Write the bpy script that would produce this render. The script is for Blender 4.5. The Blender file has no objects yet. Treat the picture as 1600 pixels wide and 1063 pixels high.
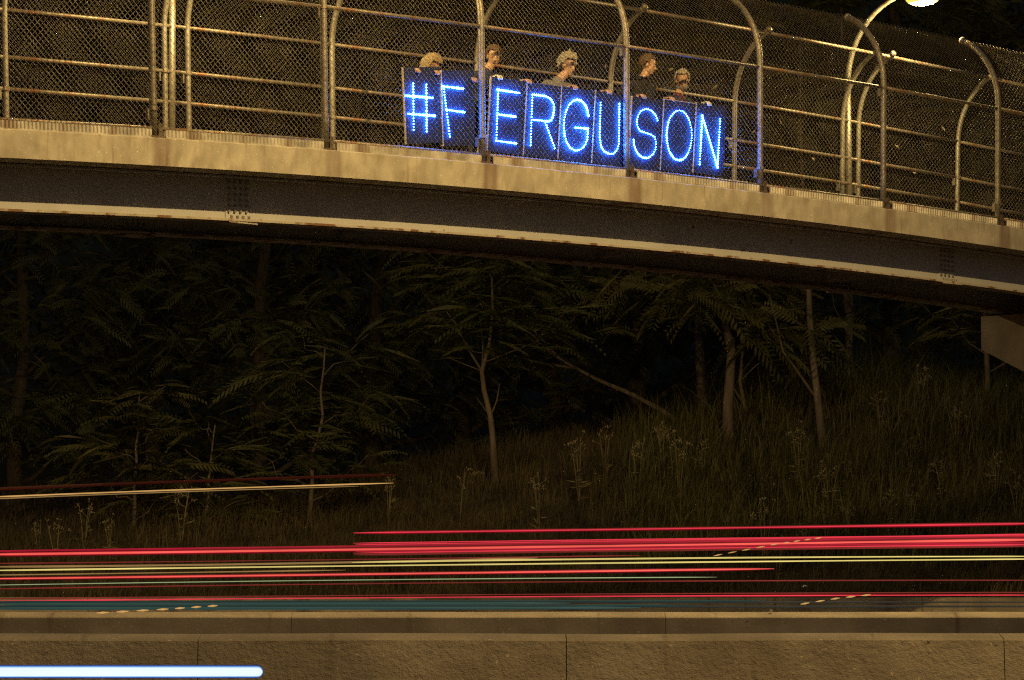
import bpy, bmesh, math, random
import numpy as np
from mathutils import Vector, Matrix, noise as mnoise

S = bpy.context.scene
COL = S.collection
random.seed(7)
RNG = np.random.default_rng(11)

# ------------------------------------------------------------------ camera, sky, lamps, exposure
CAM_H = 1.25
cam_d = bpy.data.cameras.new('camera')
cam = bpy.data.objects.new('camera', cam_d)
COL.objects.link(cam)
cam.location = (0, 0, CAM_H)
cam.rotation_euler = (math.radians(90 + 4.2205), 0, 0)
cam_d.sensor_width = 36
cam_d.lens = 121.5
cam_d.clip_start = 0.2
cam_d.clip_end = 3000
S.camera = cam

world = bpy.data.worlds.new('World')
S.world = world
world.use_nodes = True
wn = world.node_tree.nodes
sky = wn.new('ShaderNodeTexSky')
sky.sky_type = 'NISHITA'
sky.sun_disc = False
sky.sun_elevation = math.radians(0.9)
sky.ozone_density = 2.0
sky.sun_rotation = math.radians(200)
world.node_tree.links.new(sky.outputs['Color'], wn['Background'].inputs['Color'])
wn['Background'].inputs['Strength'].default_value = 0.10

S.view_settings.view_transform = 'Standard'
S.view_settings.look = 'None'
S.view_settings.gamma = 1
S.view_settings.exposure = 0.0
S.view_settings.use_curve_mapping = False
S.render.engine = 'CYCLES'
S.cycles.use_denoising = False
S.cycles.pixel_filter_type = 'BLACKMAN_HARRIS'
S.cycles.filter_width = 1.2
S.cycles.max_bounces = 5
S.cycles.diffuse_bounces = 3
S.cycles.glossy_bounces = 2
S.cycles.sample_clamp_indirect = 4
S.cycles.caustics_reflective = False
S.cycles.caustics_refractive = False

SODIUM = (1.0, 0.66, 0.225)
MAST_POWER = 14300
SHOULDER_POWER = 5000
VERGE_FILL_POWER = 2300
BRIDGE_LAMP_POWER = 700

# ------------------------------------------------------------------ helpers
def tag(o, label=None, cat=None, group=None, kind=None):
    if label: o['label'] = label
    if cat: o['category'] = cat
    if group: o['group'] = group
    if kind: o['kind'] = kind
    return o

def empty(name, loc, label=None, cat=None, group=None, kind=None):
    o = bpy.data.objects.new(name, None)
    o.empty_display_size = 0.2
    COL.objects.link(o)
    o.location = loc
    return tag(o, label, cat, group, kind)

WLOC = {}
def wloc(o):
    v = Vector(o.location)
    while o.parent:
        o = o.parent
        v = v + Vector(o.location)
    return v

def link(name, me, parent=None, loc=None):
    o = bpy.data.objects.new(name, me)
    COL.objects.link(o)
    if parent: o.parent = parent
    if loc is not None: o.location = loc
    return o

def meshnp(name, V, F, mat=None, smooth=False):
    """V (n,3), F list of (m,k) arrays"""
    me = bpy.data.meshes.new(name)
    V = np.asarray(V, dtype=np.float32)
    if isinstance(F, np.ndarray): F = [F]
    F = [np.asarray(f, dtype=np.int32) for f in F if len(f)]
    loops = np.concatenate([f.ravel() for f in F])
    sizes = np.concatenate([np.full(len(f), f.shape[1], np.int32) for f in F])
    starts = np.concatenate([[0], np.cumsum(sizes)[:-1]]).astype(np.int32)
    me.vertices.add(len(V)); me.vertices.foreach_set('co', V.ravel())
    me.loops.add(len(loops)); me.loops.foreach_set('vertex_index', loops)
    me.polygons.add(len(sizes)); me.polygons.foreach_set('loop_start', starts)
    me.update(calc_edges=True)
    me.validate()
    me.polygons.foreach_set('use_smooth', np.full(len(me.polygons), bool(smooth)))
    if mat: me.materials.append(mat)
    return me

class MB:
    """collects boxes, tubes and sheets in world coordinates and builds ONE mesh object"""
    def __init__(self):
        self.v = []; self.q = []; self.t = []; self.n = 0
    def add(self, v, quads=(), tris=()):
        b = self.n
        self.v.append(np.asarray(v, float).reshape(-1, 3)); self.n += len(self.v[-1])
        if len(quads): self.q.append(np.asarray(quads, int) + b)
        if len(tris): self.t.append(np.asarray(tris, int) + b)
    def box(self, o, a, b, c):
        """corner o and three edge vectors (right-handed)"""
        o, a, b, c = map(lambda x: np.asarray(x, float), (o, a, b, c))
        v = [o, o+a, o+a+b, o+b, o+c, o+a+c, o+a+b+c, o+b+c]
        self.add(v, [(0,3,2,1),(4,5,6,7),(0,1,5,4),(1,2,6,5),(2,3,7,6),(3,0,4,7)])
    def cbox(self, c, sx, sy, sz, ax=(1,0,0), ay=(0,1,0), az=(0,0,1)):
        ax, ay, az = map(lambda x: np.asarray(x, float), (ax, ay, az))
        c = np.asarray(c, float)
        self.box(c - ax*sx/2 - ay*sy/2 - az*sz/2, ax*sx, ay*sy, az*sz)
    def tube(self, pts, r, sides=8, cap=True):
        pts = np.asarray(pts, float)
        n = len(pts)
        r = np.broadcast_to(np.asarray(r, float), (n,))
        T = np.gradient(pts, axis=0)
        T /= np.linalg.norm(T, axis=1)[:, None] + 1e-12
        ref = np.array([0, 0, 1.0]) if abs(T[0, 2]) < 0.9 else np.array([0, 1.0, 0])
        V = []
        for i in range(n):
            a = np.cross(T[i], ref); a /= np.linalg.norm(a) + 1e-12
            b = np.cross(a, T[i]); ref = b
            th = np.arange(sides) * 2*math.pi/sides
            V.append(pts[i] + r[i]*(np.cos(th)[:, None]*a + np.sin(th)[:, None]*b))
        V = np.concatenate(V)
        Q = []
        for i in range(n-1):
            for j in range(sides):
                k = (j+1) % sides
                Q.append((i*sides+j, i*sides+k, (i+1)*sides+k, (i+1)*sides+j))
        tr = []
        if cap:
            c0, c1 = len(V), len(V)+1
            V = np.concatenate([V, pts[:1], pts[-1:]])
            for j in range(sides):
                k = (j+1) % sides
                tr.append((c0, k, j)); tr.append((c1, (n-1)*sides+j, (n-1)*sides+k))
        self.add(V, Q, tr)
    def sweep(self, secs, closed=True):
        """list of equal-length rings of points"""
        secs = np.asarray(secs, float)
        n, m, _ = secs.shape
        Q = [(i*m+j, i*m+(j+1) % m, (i+1)*m+(j+1) % m, (i+1)*m+j) for i in range(n-1) for j in range(m if closed else m-1)]
        self.add(secs.reshape(-1, 3), Q)
    def build(self, name, mat, parent=None, smooth=False):
        V = np.concatenate(self.v)
        off = np.array(wloc(parent)) if parent else V.mean(0)*np.array([1, 1, 0]) + np.array([0, 0, V[:, 2].min()])
        F = []
        if self.q: F.append(np.concatenate(self.q))
        if self.t: F.append(np.concatenate(self.t))
        me = meshnp(name, V-off, F, mat, smooth)
        return link(name, me, parent, None if parent else off)

# ------------------------------------------------------------------ materials
def nodes(m):
    m.use_nodes = True
    nt = m.node_tree
    return nt, nt.nodes, nt.links, nt.nodes['Principled BSDF']

def mat(name, col, rough=0.8, metal=0.0, var=0.25, scale=8.0, bump=0.0, bscale=60.0, stretch=(1, 1, 1), coord='Object', spec=0.3, col2=None, detail=6):
    m = bpy.data.materials.new(name)
    nt, N, L, P = nodes(m)
    P.inputs['Roughness'].default_value = rough
    P.inputs['Metallic'].default_value = metal
    P.inputs['Specular IOR Level'].default_value = spec
    tc = N.new('ShaderNodeTexCoord'); mp = N.new('ShaderNodeMapping')
    mp.inputs['Scale'].default_value = stretch
    L.new(tc.outputs[coord], mp.inputs['Vector'])
    nz = N.new('ShaderNodeTexNoise'); nz.inputs['Scale'].default_value = scale; nz.inputs['Detail'].default_value = detail
    L.new(mp.outputs['Vector'], nz.inputs['Vector'])
    cr = N.new('ShaderNodeValToRGB')
    c1 = [c*(1-var) for c in col]; c2 = [c*(1+var) for c in (col2 or col)]
    cr.color_ramp.elements[0].position = 0.3; cr.color_ramp.elements[1].position = 0.7
    cr.color_ramp.elements[0].color = (*c1, 1); cr.color_ramp.elements[1].color = (*c2, 1)
    L.new(nz.outputs['Fac'], cr.inputs['Fac'])
    L.new(cr.outputs['Color'], P.inputs['Base Color'])
    if bump:
        nb = N.new('ShaderNodeTexNoise'); nb.inputs['Scale'].default_value = bscale; nb.inputs['Detail'].default_value = 5
        L.new(mp.outputs['Vector'], nb.inputs['Vector'])
        bp = N.new('ShaderNodeBump'); bp.inputs['Strength'].default_value = bump; bp.inputs['Distance'].default_value = 0.02
        L.new(nb.outputs['Fac'], bp.inputs['Height']); L.new(bp.outputs['Normal'], P.inputs['Normal'])
    m['ramp'] = cr.name
    return m

def emis(name, col, strength, base=(0.1, 0.1, 0.1)):
    m = bpy.data.materials.new(name)
    nt, N, L, P = nodes(m)
    P.inputs['Base Color'].default_value = (*base, 1)
    P.inputs['Emission Color'].default_value = (*col, 1)
    P.inputs['Emission Strength'].default_value = strength
    P.inputs['Roughness'].default_value = 0.4
    return m

def overlay(m, col, fac_socket_builder):
    """mix another colour (a stain of its own shape) over the material"""
    nt = m.node_tree; N = nt.nodes; L = nt.links; P = N['Principled BSDF']
    src = P.inputs['Base Color'].links[0].from_socket
    mx = N.new('ShaderNodeMix'); mx.data_type = 'RGBA'
    L.new(src, mx.inputs['A']); mx.inputs['B'].default_value = (*col, 1)
    L.new(fac_socket_builder(N, L), mx.inputs['Factor'])
    L.new(mx.outputs['Result'], P.inputs['Base Color'])

def math_node(N, L, op, a, b=None, clamp=False):
    n = N.new('ShaderNodeMath'); n.operation = op; n.use_clamp = clamp
    for i, x in enumerate((a, b)):
        if x is None: continue
        if isinstance(x, (int, float)): n.inputs[i].default_value = x
        else: L.new(x, n.inputs[i])
    return n.outputs[0]

def speck(scale, lo, hi, coord='Object', stretch=(1, 1, 1), detail=2):
    def f(N, L):
        tc = N.new('ShaderNodeTexCoord'); mp = N.new('ShaderNodeMapping'); mp.inputs['Scale'].default_value = stretch
        L.new(tc.outputs[coord], mp.inputs['Vector'])
        nz = N.new('ShaderNodeTexNoise'); nz.inputs['Scale'].default_value = scale; nz.inputs['Detail'].default_value = detail
        L.new(mp.outputs['Vector'], nz.inputs['Vector'])
        mr = N.new('ShaderNodeMapRange'); mr.inputs['From Min'].default_value = lo; mr.inputs['From Max'].default_value = hi
        L.new(nz.outputs['Fac'], mr.inputs['Value'])
        return mr.outputs['Result']
    return f

M = {}
M['steel'] = mat('galvanised_steel', (0.235, 0.215, 0.185), 0.5, 0.6, 0.3, 14, 0.15, 90)
overlay(M['steel'], (0.17, 0.09, 0.05), speck(7, 0.58, 0.72, stretch=(1, 1, 0.6)))
M['rail'] = mat('weathered_rail_steel', (0.22, 0.185, 0.15), 0.55, 0.5, 0.35, 9, 0.15, 90)
overlay(M['rail'], (0.20, 0.10, 0.055), speck(4, 0.5, 0.66, stretch=(1, 1, 1)))
M['wire'] = mat('chain_link_wire', (0.125, 0.108, 0.09), 0.5, 0.6, 0.3, 3)
M['plate'] = mat('ribbed_sheet_metal', (0.42, 0.40, 0.36), 0.5, 0.25, 0.35, 5, 0.1, 40)
overlay(M['plate'], (0.20, 0.135, 0.10), speck(3, 0.5, 0.68, stretch=(1, 1, 0.3)))
M['paint'] = mat('bridge_paint', (0.37, 0.375, 0.39), 0.5, 0.0, 0.05, 1.5)
overlay(M['paint'], (0.10, 0.06, 0.045), speck(9, 0.71, 0.75, detail=4))
M['paint_rust'] = mat('rusty_flange', (0.36, 0.33, 0.29), 0.6, 0.0, 0.15, 3)
overlay(M['paint_rust'], (0.15, 0.08, 0.05), speck(5, 0.5, 0.6, detail=6))
M['bolt'] = mat('painted_bolt', (0.19, 0.17, 0.155), 0.5, 0.1, 0.3, 30)
M['dark_steel'] = mat('dark_bracket_steel', (0.12, 0.09, 0.075), 0.6, 0.3, 0.3, 20)
M['asphalt'] = mat('asphalt', (0.042, 0.042, 0.043), 0.9, 0, 0.3, 3, 0.4, 120)
M['soil'] = mat('bank_soil', (0.05, 0.042, 0.025), 0.95, 0, 0.4, 3, 0.6, 20)
M['bark'] = mat('bark', (0.125, 0.10, 0.076), 0.9, 0, 0.35, 10, 0.5, 40, stretch=(1, 1, 0.2))
M['darkbark'] = mat('dark_bark', (0.05, 0.04, 0.031), 0.9, 0, 0.35, 10, 0.5, 40, stretch=(1, 1, 0.2))
def leafmat(name, col, var=0.35):
    m = mat(name, col, 0.55, 0, var, 1.3, spec=0.25, detail=8)
    P = m.node_tree.nodes['Principled BSDF']
    return m
M['leaf'] = leafmat('leaf_green', (0.052, 0.057, 0.019))
M['leaf2'] = leafmat('leaf_olive', (0.068, 0.066, 0.022))
M['leaf3'] = leafmat('leaf_deep_green', (0.050, 0.056, 0.021))
M['grass'] = mat('dry_grass', (0.062, 0.049, 0.024), 0.8, 0, 0.5, 1.6)
M['weed'] = mat('weed_stalk', (0.16, 0.14, 0.07), 0.8, 0, 0.3, 5)
M['seed'] = mat('seed_head', (0.24, 0.20, 0.13), 0.9, 0, 0.3, 20)
M['board'] = mat('black_board', (0.016, 0.024, 0.055), 0.7, 0, 0.2, 6, spec=0.15)
M['edge'] = mat('board_edge_strip', (0.42, 0.36, 0.27), 0.6, 0, 0.15, 20)
M['skin'] = mat('skin', (0.46, 0.28, 0.19), 0.5, 0, 0.08, 20)
M['lip'] = mat('lips', (0.30, 0.13, 0.10), 0.5, 0, 0.1, 20)
M['eye'] = mat('eye', (0.10, 0.065, 0.05), 0.2, 0, 0.1, 20)
M['jacket'] = mat('dark_jacket', (0.018, 0.019, 0.024), 0.85, 0, 0.3, 30, 0.3, 60)
M['jacket2'] = mat('grey_sweater', (0.16, 0.15, 0.14), 0.9, 0, 0.25, 30, 0.3, 60)
M['jacket3'] = mat('navy_coat', (0.020, 0.026, 0.050), 0.85, 0, 0.3, 30, 0.3, 60)
M['shirt'] = mat('dark_red_shirt', (0.10, 0.025, 0.02), 0.85, 0, 0.2, 30)
M['trouser'] = mat('dark_trousers', (0.03, 0.03, 0.036), 0.85, 0, 0.2, 20)
M['shoe'] = mat('black_shoe', (0.02, 0.018, 0.016), 0.5, 0, 0.2, 20)
M['glove'] = mat('pale_glove', (0.62, 0.60, 0.55), 0.8, 0, 0.15, 20)
M['hair_grey'] = mat('grey_hair', (0.30, 0.27, 0.22), 0.6, 0, 0.45, 60)
M['hair_brown'] = mat('brown_hair', (0.09, 0.055, 0.03), 0.6, 0, 0.35, 60)
M['hair_blond'] = mat('fair_hair', (0.25, 0.18, 0.10), 0.6, 0, 0.45, 60)
M['paper'] = mat('litter_paper', (0.7, 0.7, 0.68), 0.8, 0, 0.1, 10)
M['stone'] = mat('pebble_stone', (0.35, 0.32, 0.28), 0.9, 0, 0.2, 30)

# concrete with UV (metres): u along, v up
def concrete(name, col, stain_cols=True, bump=0.35):
    m = mat(name, col, 0.9, 0, 0.22, 3.0, coord='UV', detail=9, spec=0.2)
    nt = m.node_tree; N = nt.nodes; L = nt.links; P = N['Principled BSDF']
    # pale exposed aggregate flecks
    overlay(m, tuple(min(0.8, c*1.9) for c in col), speck(38, 0.66, 0.74, 'UV'))
    overlay(m, tuple(c*0.35 for c in col), speck(30, 0.70, 0.76, 'UV', detail=3))
    if bump:
        tc = N.new('ShaderNodeTexCoord')
        h = None
        for sc, w in ((9, 1.0), (45, 0.6), (160, 0.35)):
            nb = N.new('ShaderNodeTexNoise'); nb.inputs['Scale'].default_value = sc; nb.inputs['Detail'].default_value = 4
            L.new(tc.outputs['UV'], nb.inputs['Vector'])
            x = math_node(N, L, 'MULTIPLY', nb.outputs['Fac'], w)
            h = x if h is None else math_node(N, L, 'ADD', h, x)
        bp = N.new('ShaderNodeBump'); bp.inputs['Strength'].default_value = bump; bp.inputs['Distance'].default_value = 0.02
        L.new(h, bp.inputs['Height']); L.new(bp.outputs['Normal'], P.inputs['Normal'])
    return m
M['fascia'] = concrete('fascia_concrete', (0.375, 0.345, 0.295), bump=0.15)
M['barrier'] = concrete('barrier_concrete', (0.255, 0.22, 0.175), bump=0.6)
overlay(M['barrier'], (0.15, 0.125, 0.095), speck(1.1, 0.50, 0.72, 'UV', (1.0, 0.8, 1), 8))
overlay(M['barrier'], (0.13, 0.105, 0.08), speck(2.4, 0.62, 0.72, 'UV', (3.5, 0.25, 1), 5))
M['pier'] = concrete('pier_concrete', (0.25, 0.23, 0.20), bump=0.1)

def rust_runs(N, L):
    """rust and dirt that ran down the fascia below each post and in a few other places"""
    tc = N.new('ShaderNodeTexCoord'); sx = N.new('ShaderNodeSeparateXYZ'); L.new(tc.outputs['UV'], sx.inputs[0])
    fr = math_node(N, L, 'FRACT', math_node(N, L, 'ADD', math_node(N, L, 'DIVIDE', sx.outputs[0], 2.5), 0.5))
    d = math_node(N, L, 'ABSOLUTE', math_node(N, L, 'SUBTRACT', fr, 0.515))
    near = N.new('ShaderNodeMapRange'); near.inputs['From Min'].default_value = 0.062; near.inputs['From Max'].default_value = 0.035
    L.new(d, near.inputs['Value'])
    mp = N.new('ShaderNodeMapping'); mp.inputs['Scale'].default_value = (7.0, 0.5, 1); L.new(tc.outputs['UV'], mp.inputs['Vector'])
    nz = N.new('ShaderNodeTexNoise'); nz.inputs['Scale'].default_value = 1.0; nz.inputs['Detail'].default_value = 4; L.new(mp.outputs[0], nz.inputs['Vector'])
    st = N.new('ShaderNodeMapRange'); st.inputs['From Min'].default_value = 0.62; st.inputs['From Max'].default_value = 0.75
    L.new(nz.outputs['Fac'], st.inputs['Value'])
    st2 = N.new('ShaderNodeMapRange'); st2.inputs['From Min'].default_value = 0.3; st2.inputs['From Max'].default_value = 0.6
    L.new(nz.outputs['Fac'], st2.inputs['Value'])
    cell = N.new('ShaderNodeTexWhiteNoise'); cell.noise_dimensions = '1D'
    L.new(math_node(N, L, 'FLOOR', math_node(N, L, 'ADD', math_node(N, L, 'DIVIDE', sx.outputs[0], 2.5), 0.5)), cell.inputs['W'])
    amp = math_node(N, L, 'ADD', math_node(N, L, 'MULTIPLY', cell.outputs['Value'], 0.5), 0.55)
    a = math_node(N, L, 'MULTIPLY', math_node(N, L, 'MULTIPLY', near.outputs[0], amp), math_node(N, L, 'ADD', math_node(N, L, 'MULTIPLY', st2.outputs[0], 0.5), 0.5))
    b = math_node(N, L, 'MULTIPLY', st.outputs[0], 0.55)
    return math_node(N, L, 'MULTIPLY', math_node(N, L, 'MAXIMUM', a, b), 0.8, True)
overlay(M['fascia'], (0.27, 0.24, 0.195), speck(2.2, 0.46, 0.70, 'UV', (2.6, 1.4, 1), 9))
overlay(M['fascia'], (0.24, 0.20, 0.16), speck(3.0, 0.60, 0.70, 'UV', (5.0, 0.35, 1), 5))
overlay(M['fascia'], (0.16, 0.105, 0.085), rust_runs)

def set_uv(me, uvs):
    """uvs: (nverts,2) per vertex"""
    lay = me.uv_layers.new(name='UVMap')
    idx = np.empty(len(me.loops), np.int32); me.loops.foreach_get('vertex_index', idx)
    lay.data.foreach_set('uv', np.asarray(uvs, np.float32)[idx].ravel())

def uv_from(o, fn):
    me = o.data
    co = np.empty(len(me.vertices)*3, np.float32); me.vertices.foreach_get('co', co)
    co = co.reshape(-1, 3) + np.array(wloc(o), np.float32)
    set_uv(me, fn(co))

# ------------------------------------------------------------------ footbridge frame of reference
X0, Y0, TH, ZC, KK, TCN = -3.9242, 37.5872, 0.7752, 6.4472, 0.0131, 4.0
BAY = 2.5
WID = 2.7
BU = np.array([math.cos(TH), math.sin(TH), 0.0])      # along the bridge, away to the right
BN = np.array([-math.sin(TH), math.cos(TH), 0.0])     # across the bridge, away from the road side we stand on
BZ = np.array([0, 0, 1.0])
B0 = np.array([X0, Y0, 0.0])
def zb(u): return ZC - KK*(np.asarray(u)/BAY - TCN)**2
def BP(u, n, h): return B0 + BU*u + BN*n + BZ*(zb(u) + h)
U0, U1 = -6.0, 27.0
BAYS = list(range(-2, 10))

# ------------------------------------------------------------------ the setting: ground, road, bank
g = MB(); g.add([(-400, -60, -0.02), (400, -60, -0.02), (400, 900, -0.02), (-400, 900, -0.02)], [(0, 1, 2, 3)])
tag(g.build('ground', M['soil']), kind='structure')
g = MB(); g.add([(-150, 15.2, 0), (150, 15.2, 0), (150, 56.2, 0), (-150, 56.2, 0)], [(0, 1, 2, 3)])
tag(g.build('road', M['asphalt']), kind='structure')
g = MB(); g.add([(-150, -20, 0), (150, -20, 0), (150, 13.2, 0), (-150, 13.2, 0)], [(0, 1, 2, 3)])
tag(g.build('near_road', M['asphalt']), kind='structure')
M['line'] = mat('lane_paint', (0.6, 0.6, 0.57), 0.7, 0, 0.2, 5)
g = MB()
for yy in (40.5, 44.6):
    for k in range(-8, 9):
        g.add([(k*12-1.5, yy-0.06, 0.005), (k*12+1.5, yy-0.06, 0.005), (k*12+1.5, yy+0.06, 0.005), (k*12-1.5, yy+0.06, 0.005)], [(0, 1, 2, 3)])
tag(g.build('lane_markings', M['line']), kind='structure')

def bank_z(x, y):
    x = np.asarray(x, float); y = np.asarray(y, float)
    sl = np.clip(0.32 + 0.024*x, 0.22, 0.47)
    d = np.clip(y - 57.0, 0, None)
    up = np.minimum(d, 8.0)
    z = 1.1 + sl*up + 0.10*np.clip(d-8.0, 0, 40)
    return z + 0.10*np.sin(x*0.9 + y*0.5) * np.clip(d, 0, 1) + 0.05*np.sin(x*2.3 - y*1.7)*np.clip(d, 0, 1)
xs = np.concatenate([np.linspace(-70, -14, 15), np.linspace(-13, 14, 55), np.linspace(15, 70, 15)])
ys = np.concatenate([[56.35], np.linspace(56.9, 70, 28), np.linspace(72, 120, 14)])
gx, gy = np.meshgrid(xs, ys)
gz = bank_z(gx, gy); gz[0, :] = 1.08
V = np.stack([gx, gy, gz], -1).reshape(-1, 3); nx = len(xs)
Q = [(j*nx+i, j*nx+i+1, (j+1)*nx+i+1, (j+1)*nx+i) for j in range(len(ys)-1) for i in range(nx-1)]
g = MB(); g.add(V, Q)
tag(g.build('grass_bank', M['soil'], smooth=True), kind='structure')

hx, hy = np.meshgrid(np.linspace(-260, 260, 40), np.linspace(104, 190, 14))
hz = 5.2 + 44*np.clip((hy-104)/60, 0, 1)**0.8 + 2.0*np.sin(hx*0.09+hy*0.05) + 1.2*np.sin(hx*0.31)
g = MB(); g.add(np.stack([hx, hy, hz], -1).reshape(-1, 3), [(j*40+i, j*40+i+1, (j+1)*40+i+1, (j+1)*40+i) for j in range(13) for i in range(39)])
tag(g.build('sky_block_hill', M['leaf3'], smooth=True), kind='structure')  # added behind the wood to block the orange glow of the low sky

# grass blades on the bank (nobody could count them)
def blades(n, x0, x1, y0, y1, hmin, hmax, wid, seed):
    r = np.random.default_rng(seed)
    x = r.uniform(x0, x1, n); y = y0 + (y1-y0)*r.random(n)**1.15
    patch = 0.5 + 0.5*np.sin(x*1.3+1.1*np.sin(y*1.7))*np.cos(y*1.1+x*0.4)
    h = (hmin + (hmax-hmin)*r.random(n)**2)*(0.55+0.75*patch)
    z = bank_z(x, y) - 0.02
    a = r.uniform(0, 2*np.pi, n); w = wid*(0.6+0.8*r.random(n))
    dx, dy = np.cos(a)*w, np.sin(a)*w
    lx = (r.normal(0, 0.28, n)+0.12)*h; ly = r.normal(-0.08, 0.25, n)*h
    V = np.empty((n, 5, 3))
    V[:, 0] = np.stack([x-dx, y-dy, z], -1); V[:, 1] = np.stack([x+dx, y+dy, z], -1)
    V[:, 2] = np.stack([x+dx*0.7+lx*0.3, y+dy*0.7+ly*0.3, z+h*0.6], -1)
    V[:, 3] = np.stack([x-dx*0.7+lx*0.3, y-dy*0.7+ly*0.3, z+h*0.6], -1)
    V[:, 4] = np.stack([x+lx, y+ly, z+h], -1)
    b = np.arange(n)[:, None]*5
    return V.reshape(-1, 3), [b+np.array([[0, 1, 2, 3]]), b+np.array([[3, 2, 4]])]
V, F = blades(90000, -11, 12, 56.45, 69, 0.12, 0.55, 0.008, 3)
gm = link('grass', meshnp('grass', V, F, M['grass']))
tag(gm, 'rough dry grass covering the bank behind the highway', 'grass', kind='stuff')
V, F = blades(16000, 2.0, 12, 58.5, 70, 0.4, 1.1, 0.010, 5)
gm = link('tall_grass', meshnp('tall_grass', V, F, M['leaf2']))
tag(gm, 'tall green weeds and grass under the trees on the right of the bank', 'grass', kind='stuff')

# ------------------------------------------------------------------ trees
def frond_arrays(n, seed, length=0.62, pairs=8, lw=0.032, ll=0.15):
    """n pinnate fronds as arrays in local space: base at the origin along +x, drooping"""
    r = np.random.default_rng(seed)
    out = []
    for i in range(n):
        L = length*r.uniform(0.75, 1.25); droop = r.uniform(0.25, 0.7)
        t = np.linspace(0.18, 1.0, pairs)
        V = []
        for k, tt in enumerate(t):
            c = np.array([L*tt*(1-0.18*droop*tt), 0, -droop*L*tt*tt])
            l = ll*(0.75+0.4*math.sin(math.pi*min(1, tt*0.9)))*r.uniform(0.8, 1.15)
            for s in (-1, 1):
                d = np.array([0.55, s*0.8, -0.25-0.3*r.random()]); d /= np.linalg.norm(d)
                sd = np.array([0.8, -s*0.55, 0.0])
                m = c + d*l*0.45
                V += [c, m + sd*lw*0.7, c + d*l, m - sd*lw*0.7]
        # the rachis: a sliver
        V += [np.array([0, 0.006, 0]), np.array([0, -0.006, 0]), np.array([L*0.8, 0, -droop*L*0.6]), np.array([L*0.4, 0.005, -droop*L*0.15])]
        out.append(np.array(V))
    return out
FRONDS = frond_arrays(14, 21)
FRONDS_BIG = frond_arrays(8, 22, 0.85, 11, 0.034, 0.17)

def place_fronds(mb, spots, bank, scale=1.0, rng=None, sigma=0.35):
    Vs = []
    for p, d in spots:
        V = bank[rng.integers(len(bank))]
        d = np.asarray(d, float); d /= np.linalg.norm(d)+1e-9
        a = np.cross([0, 0, 1.0], d); na = np.linalg.norm(a)
        a = a/na if na > 1e-3 else np.array([0, 1.0, 0])
        roll = rng.normal(0, sigma)
        c = np.cross(d, a)
        a2 = a*math.cos(roll) + c*math.sin(roll); c2 = np.cross(d, a2)
        s = scale*rng.uniform(0.8, 1.25)
        Vs.append(np.asarray(p) + s*(V[:, :1]*d + V[:, 1:2]*a2 + V[:, 2:3]*(0.75*BZ+0.25*c2)))
    V = np.concatenate(Vs)
    mb.add(V, np.arange(len(V)).reshape(-1, 4))

def wiggle(p0, p1, n, amp, rng):
    p0 = np.asarray(p0, float); p1 = np.asarray(p1, float)
    t = np.linspace(0, 1, n)[:, None]
    P = p0 + (p1-p0)*t
    off = rng.normal(0, amp, (n, 3)) * np.sin(np.pi*t)
    return P + off

TREES = []
def tree(name, x, y, top, lean, r0, crown_lo, crown_r, nfr, label, group, leaf='leaf', bark='bark', limbs=9, seed=1, big=False, extra=None, scale=1.0, trunk_pts=None, loose=False, rise=(0.25, 0.85)):
    rng = np.random.default_rng(seed)
    z0 = float(bank_z(x, y)) - 0.12
    t = empty(name, (x, y, z0), label, 'tree', group)
    mb = MB()
    base = np.array([x, y, z0])
    tip = base + np.array([lean[0], lean[1], top])
    if trunk_pts is None:
        P = wiggle(base, tip, 9, 0.05*top*0.25, rng)
    else:
        P = np.array(trunk_pts, float)
    rr = r0*np.linspace(1, 0.25, len(P)); rr[0] *= 1.25
    mb.tube(P, rr, 8)
    spots = []
    for i in range(limbs):
        f = crown_lo + (1-crown_lo)*(i+0.4*rng.random())/limbs
        k = f*(len(P)-1); k0 = min(int(k), len(P)-2)
        p = P[k0] + (P[k0+1]-P[k0])*(k-k0)
        a = i*2.399 + rng.uniform(-0.5, 0.5)
        ln = crown_r*(1.05-0.55*(f-crown_lo)/(1-crown_lo+1e-6))*rng.uniform(0.65, 1.1)
        e = p + np.array([math.cos(a)*ln, math.sin(a)*ln*0.8, ln*rng.uniform(*rise)])
        Lb = wiggle(p, e, 6, 0.06*ln, rng)
        mb.tube(Lb, np.linspace(max(0.012, r0*0.38*(1.1-f)), 0.006, 6), 5)
        per = nfr//limbs
        for j in range(per):
            s = rng.uniform(0.3, 1.0)
            kk = s*5; k1 = min(int(kk), 4)
            q = Lb[k1] + (Lb[k1+1]-Lb[k1])*(kk-k1)
            clump = rng.normal(0, 0.16*ln+0.06, 3)*np.array([1, 0.9, 0.55])
            az = rng.uniform(0, 2*math.pi) if rng.random() < 0.55 else a + rng.normal(0, 0.7)
            spots.append((q+clump, (math.cos(az), math.sin(az), rng.uniform(-0.7, 0.8) if loose else rng.uniform(-0.1, 0.55))))
    if extra:
        for pts, r in extra: mb.tube(pts, np.linspace(r, r*0.3, len(pts)), 6)
    mb.build('trunk', M[bark], t, smooth=True)
    if spots:
        cb = MB(); place_fronds(cb, spots, FRONDS_BIG if big else FRONDS, scale, rng, 0.9 if loose else 0.35)
        cb.build('crown', M[leaf], t)
    TREES.append(t)
    return t
def _pt(*a): return [np.array(p, float) for p in a]

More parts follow.
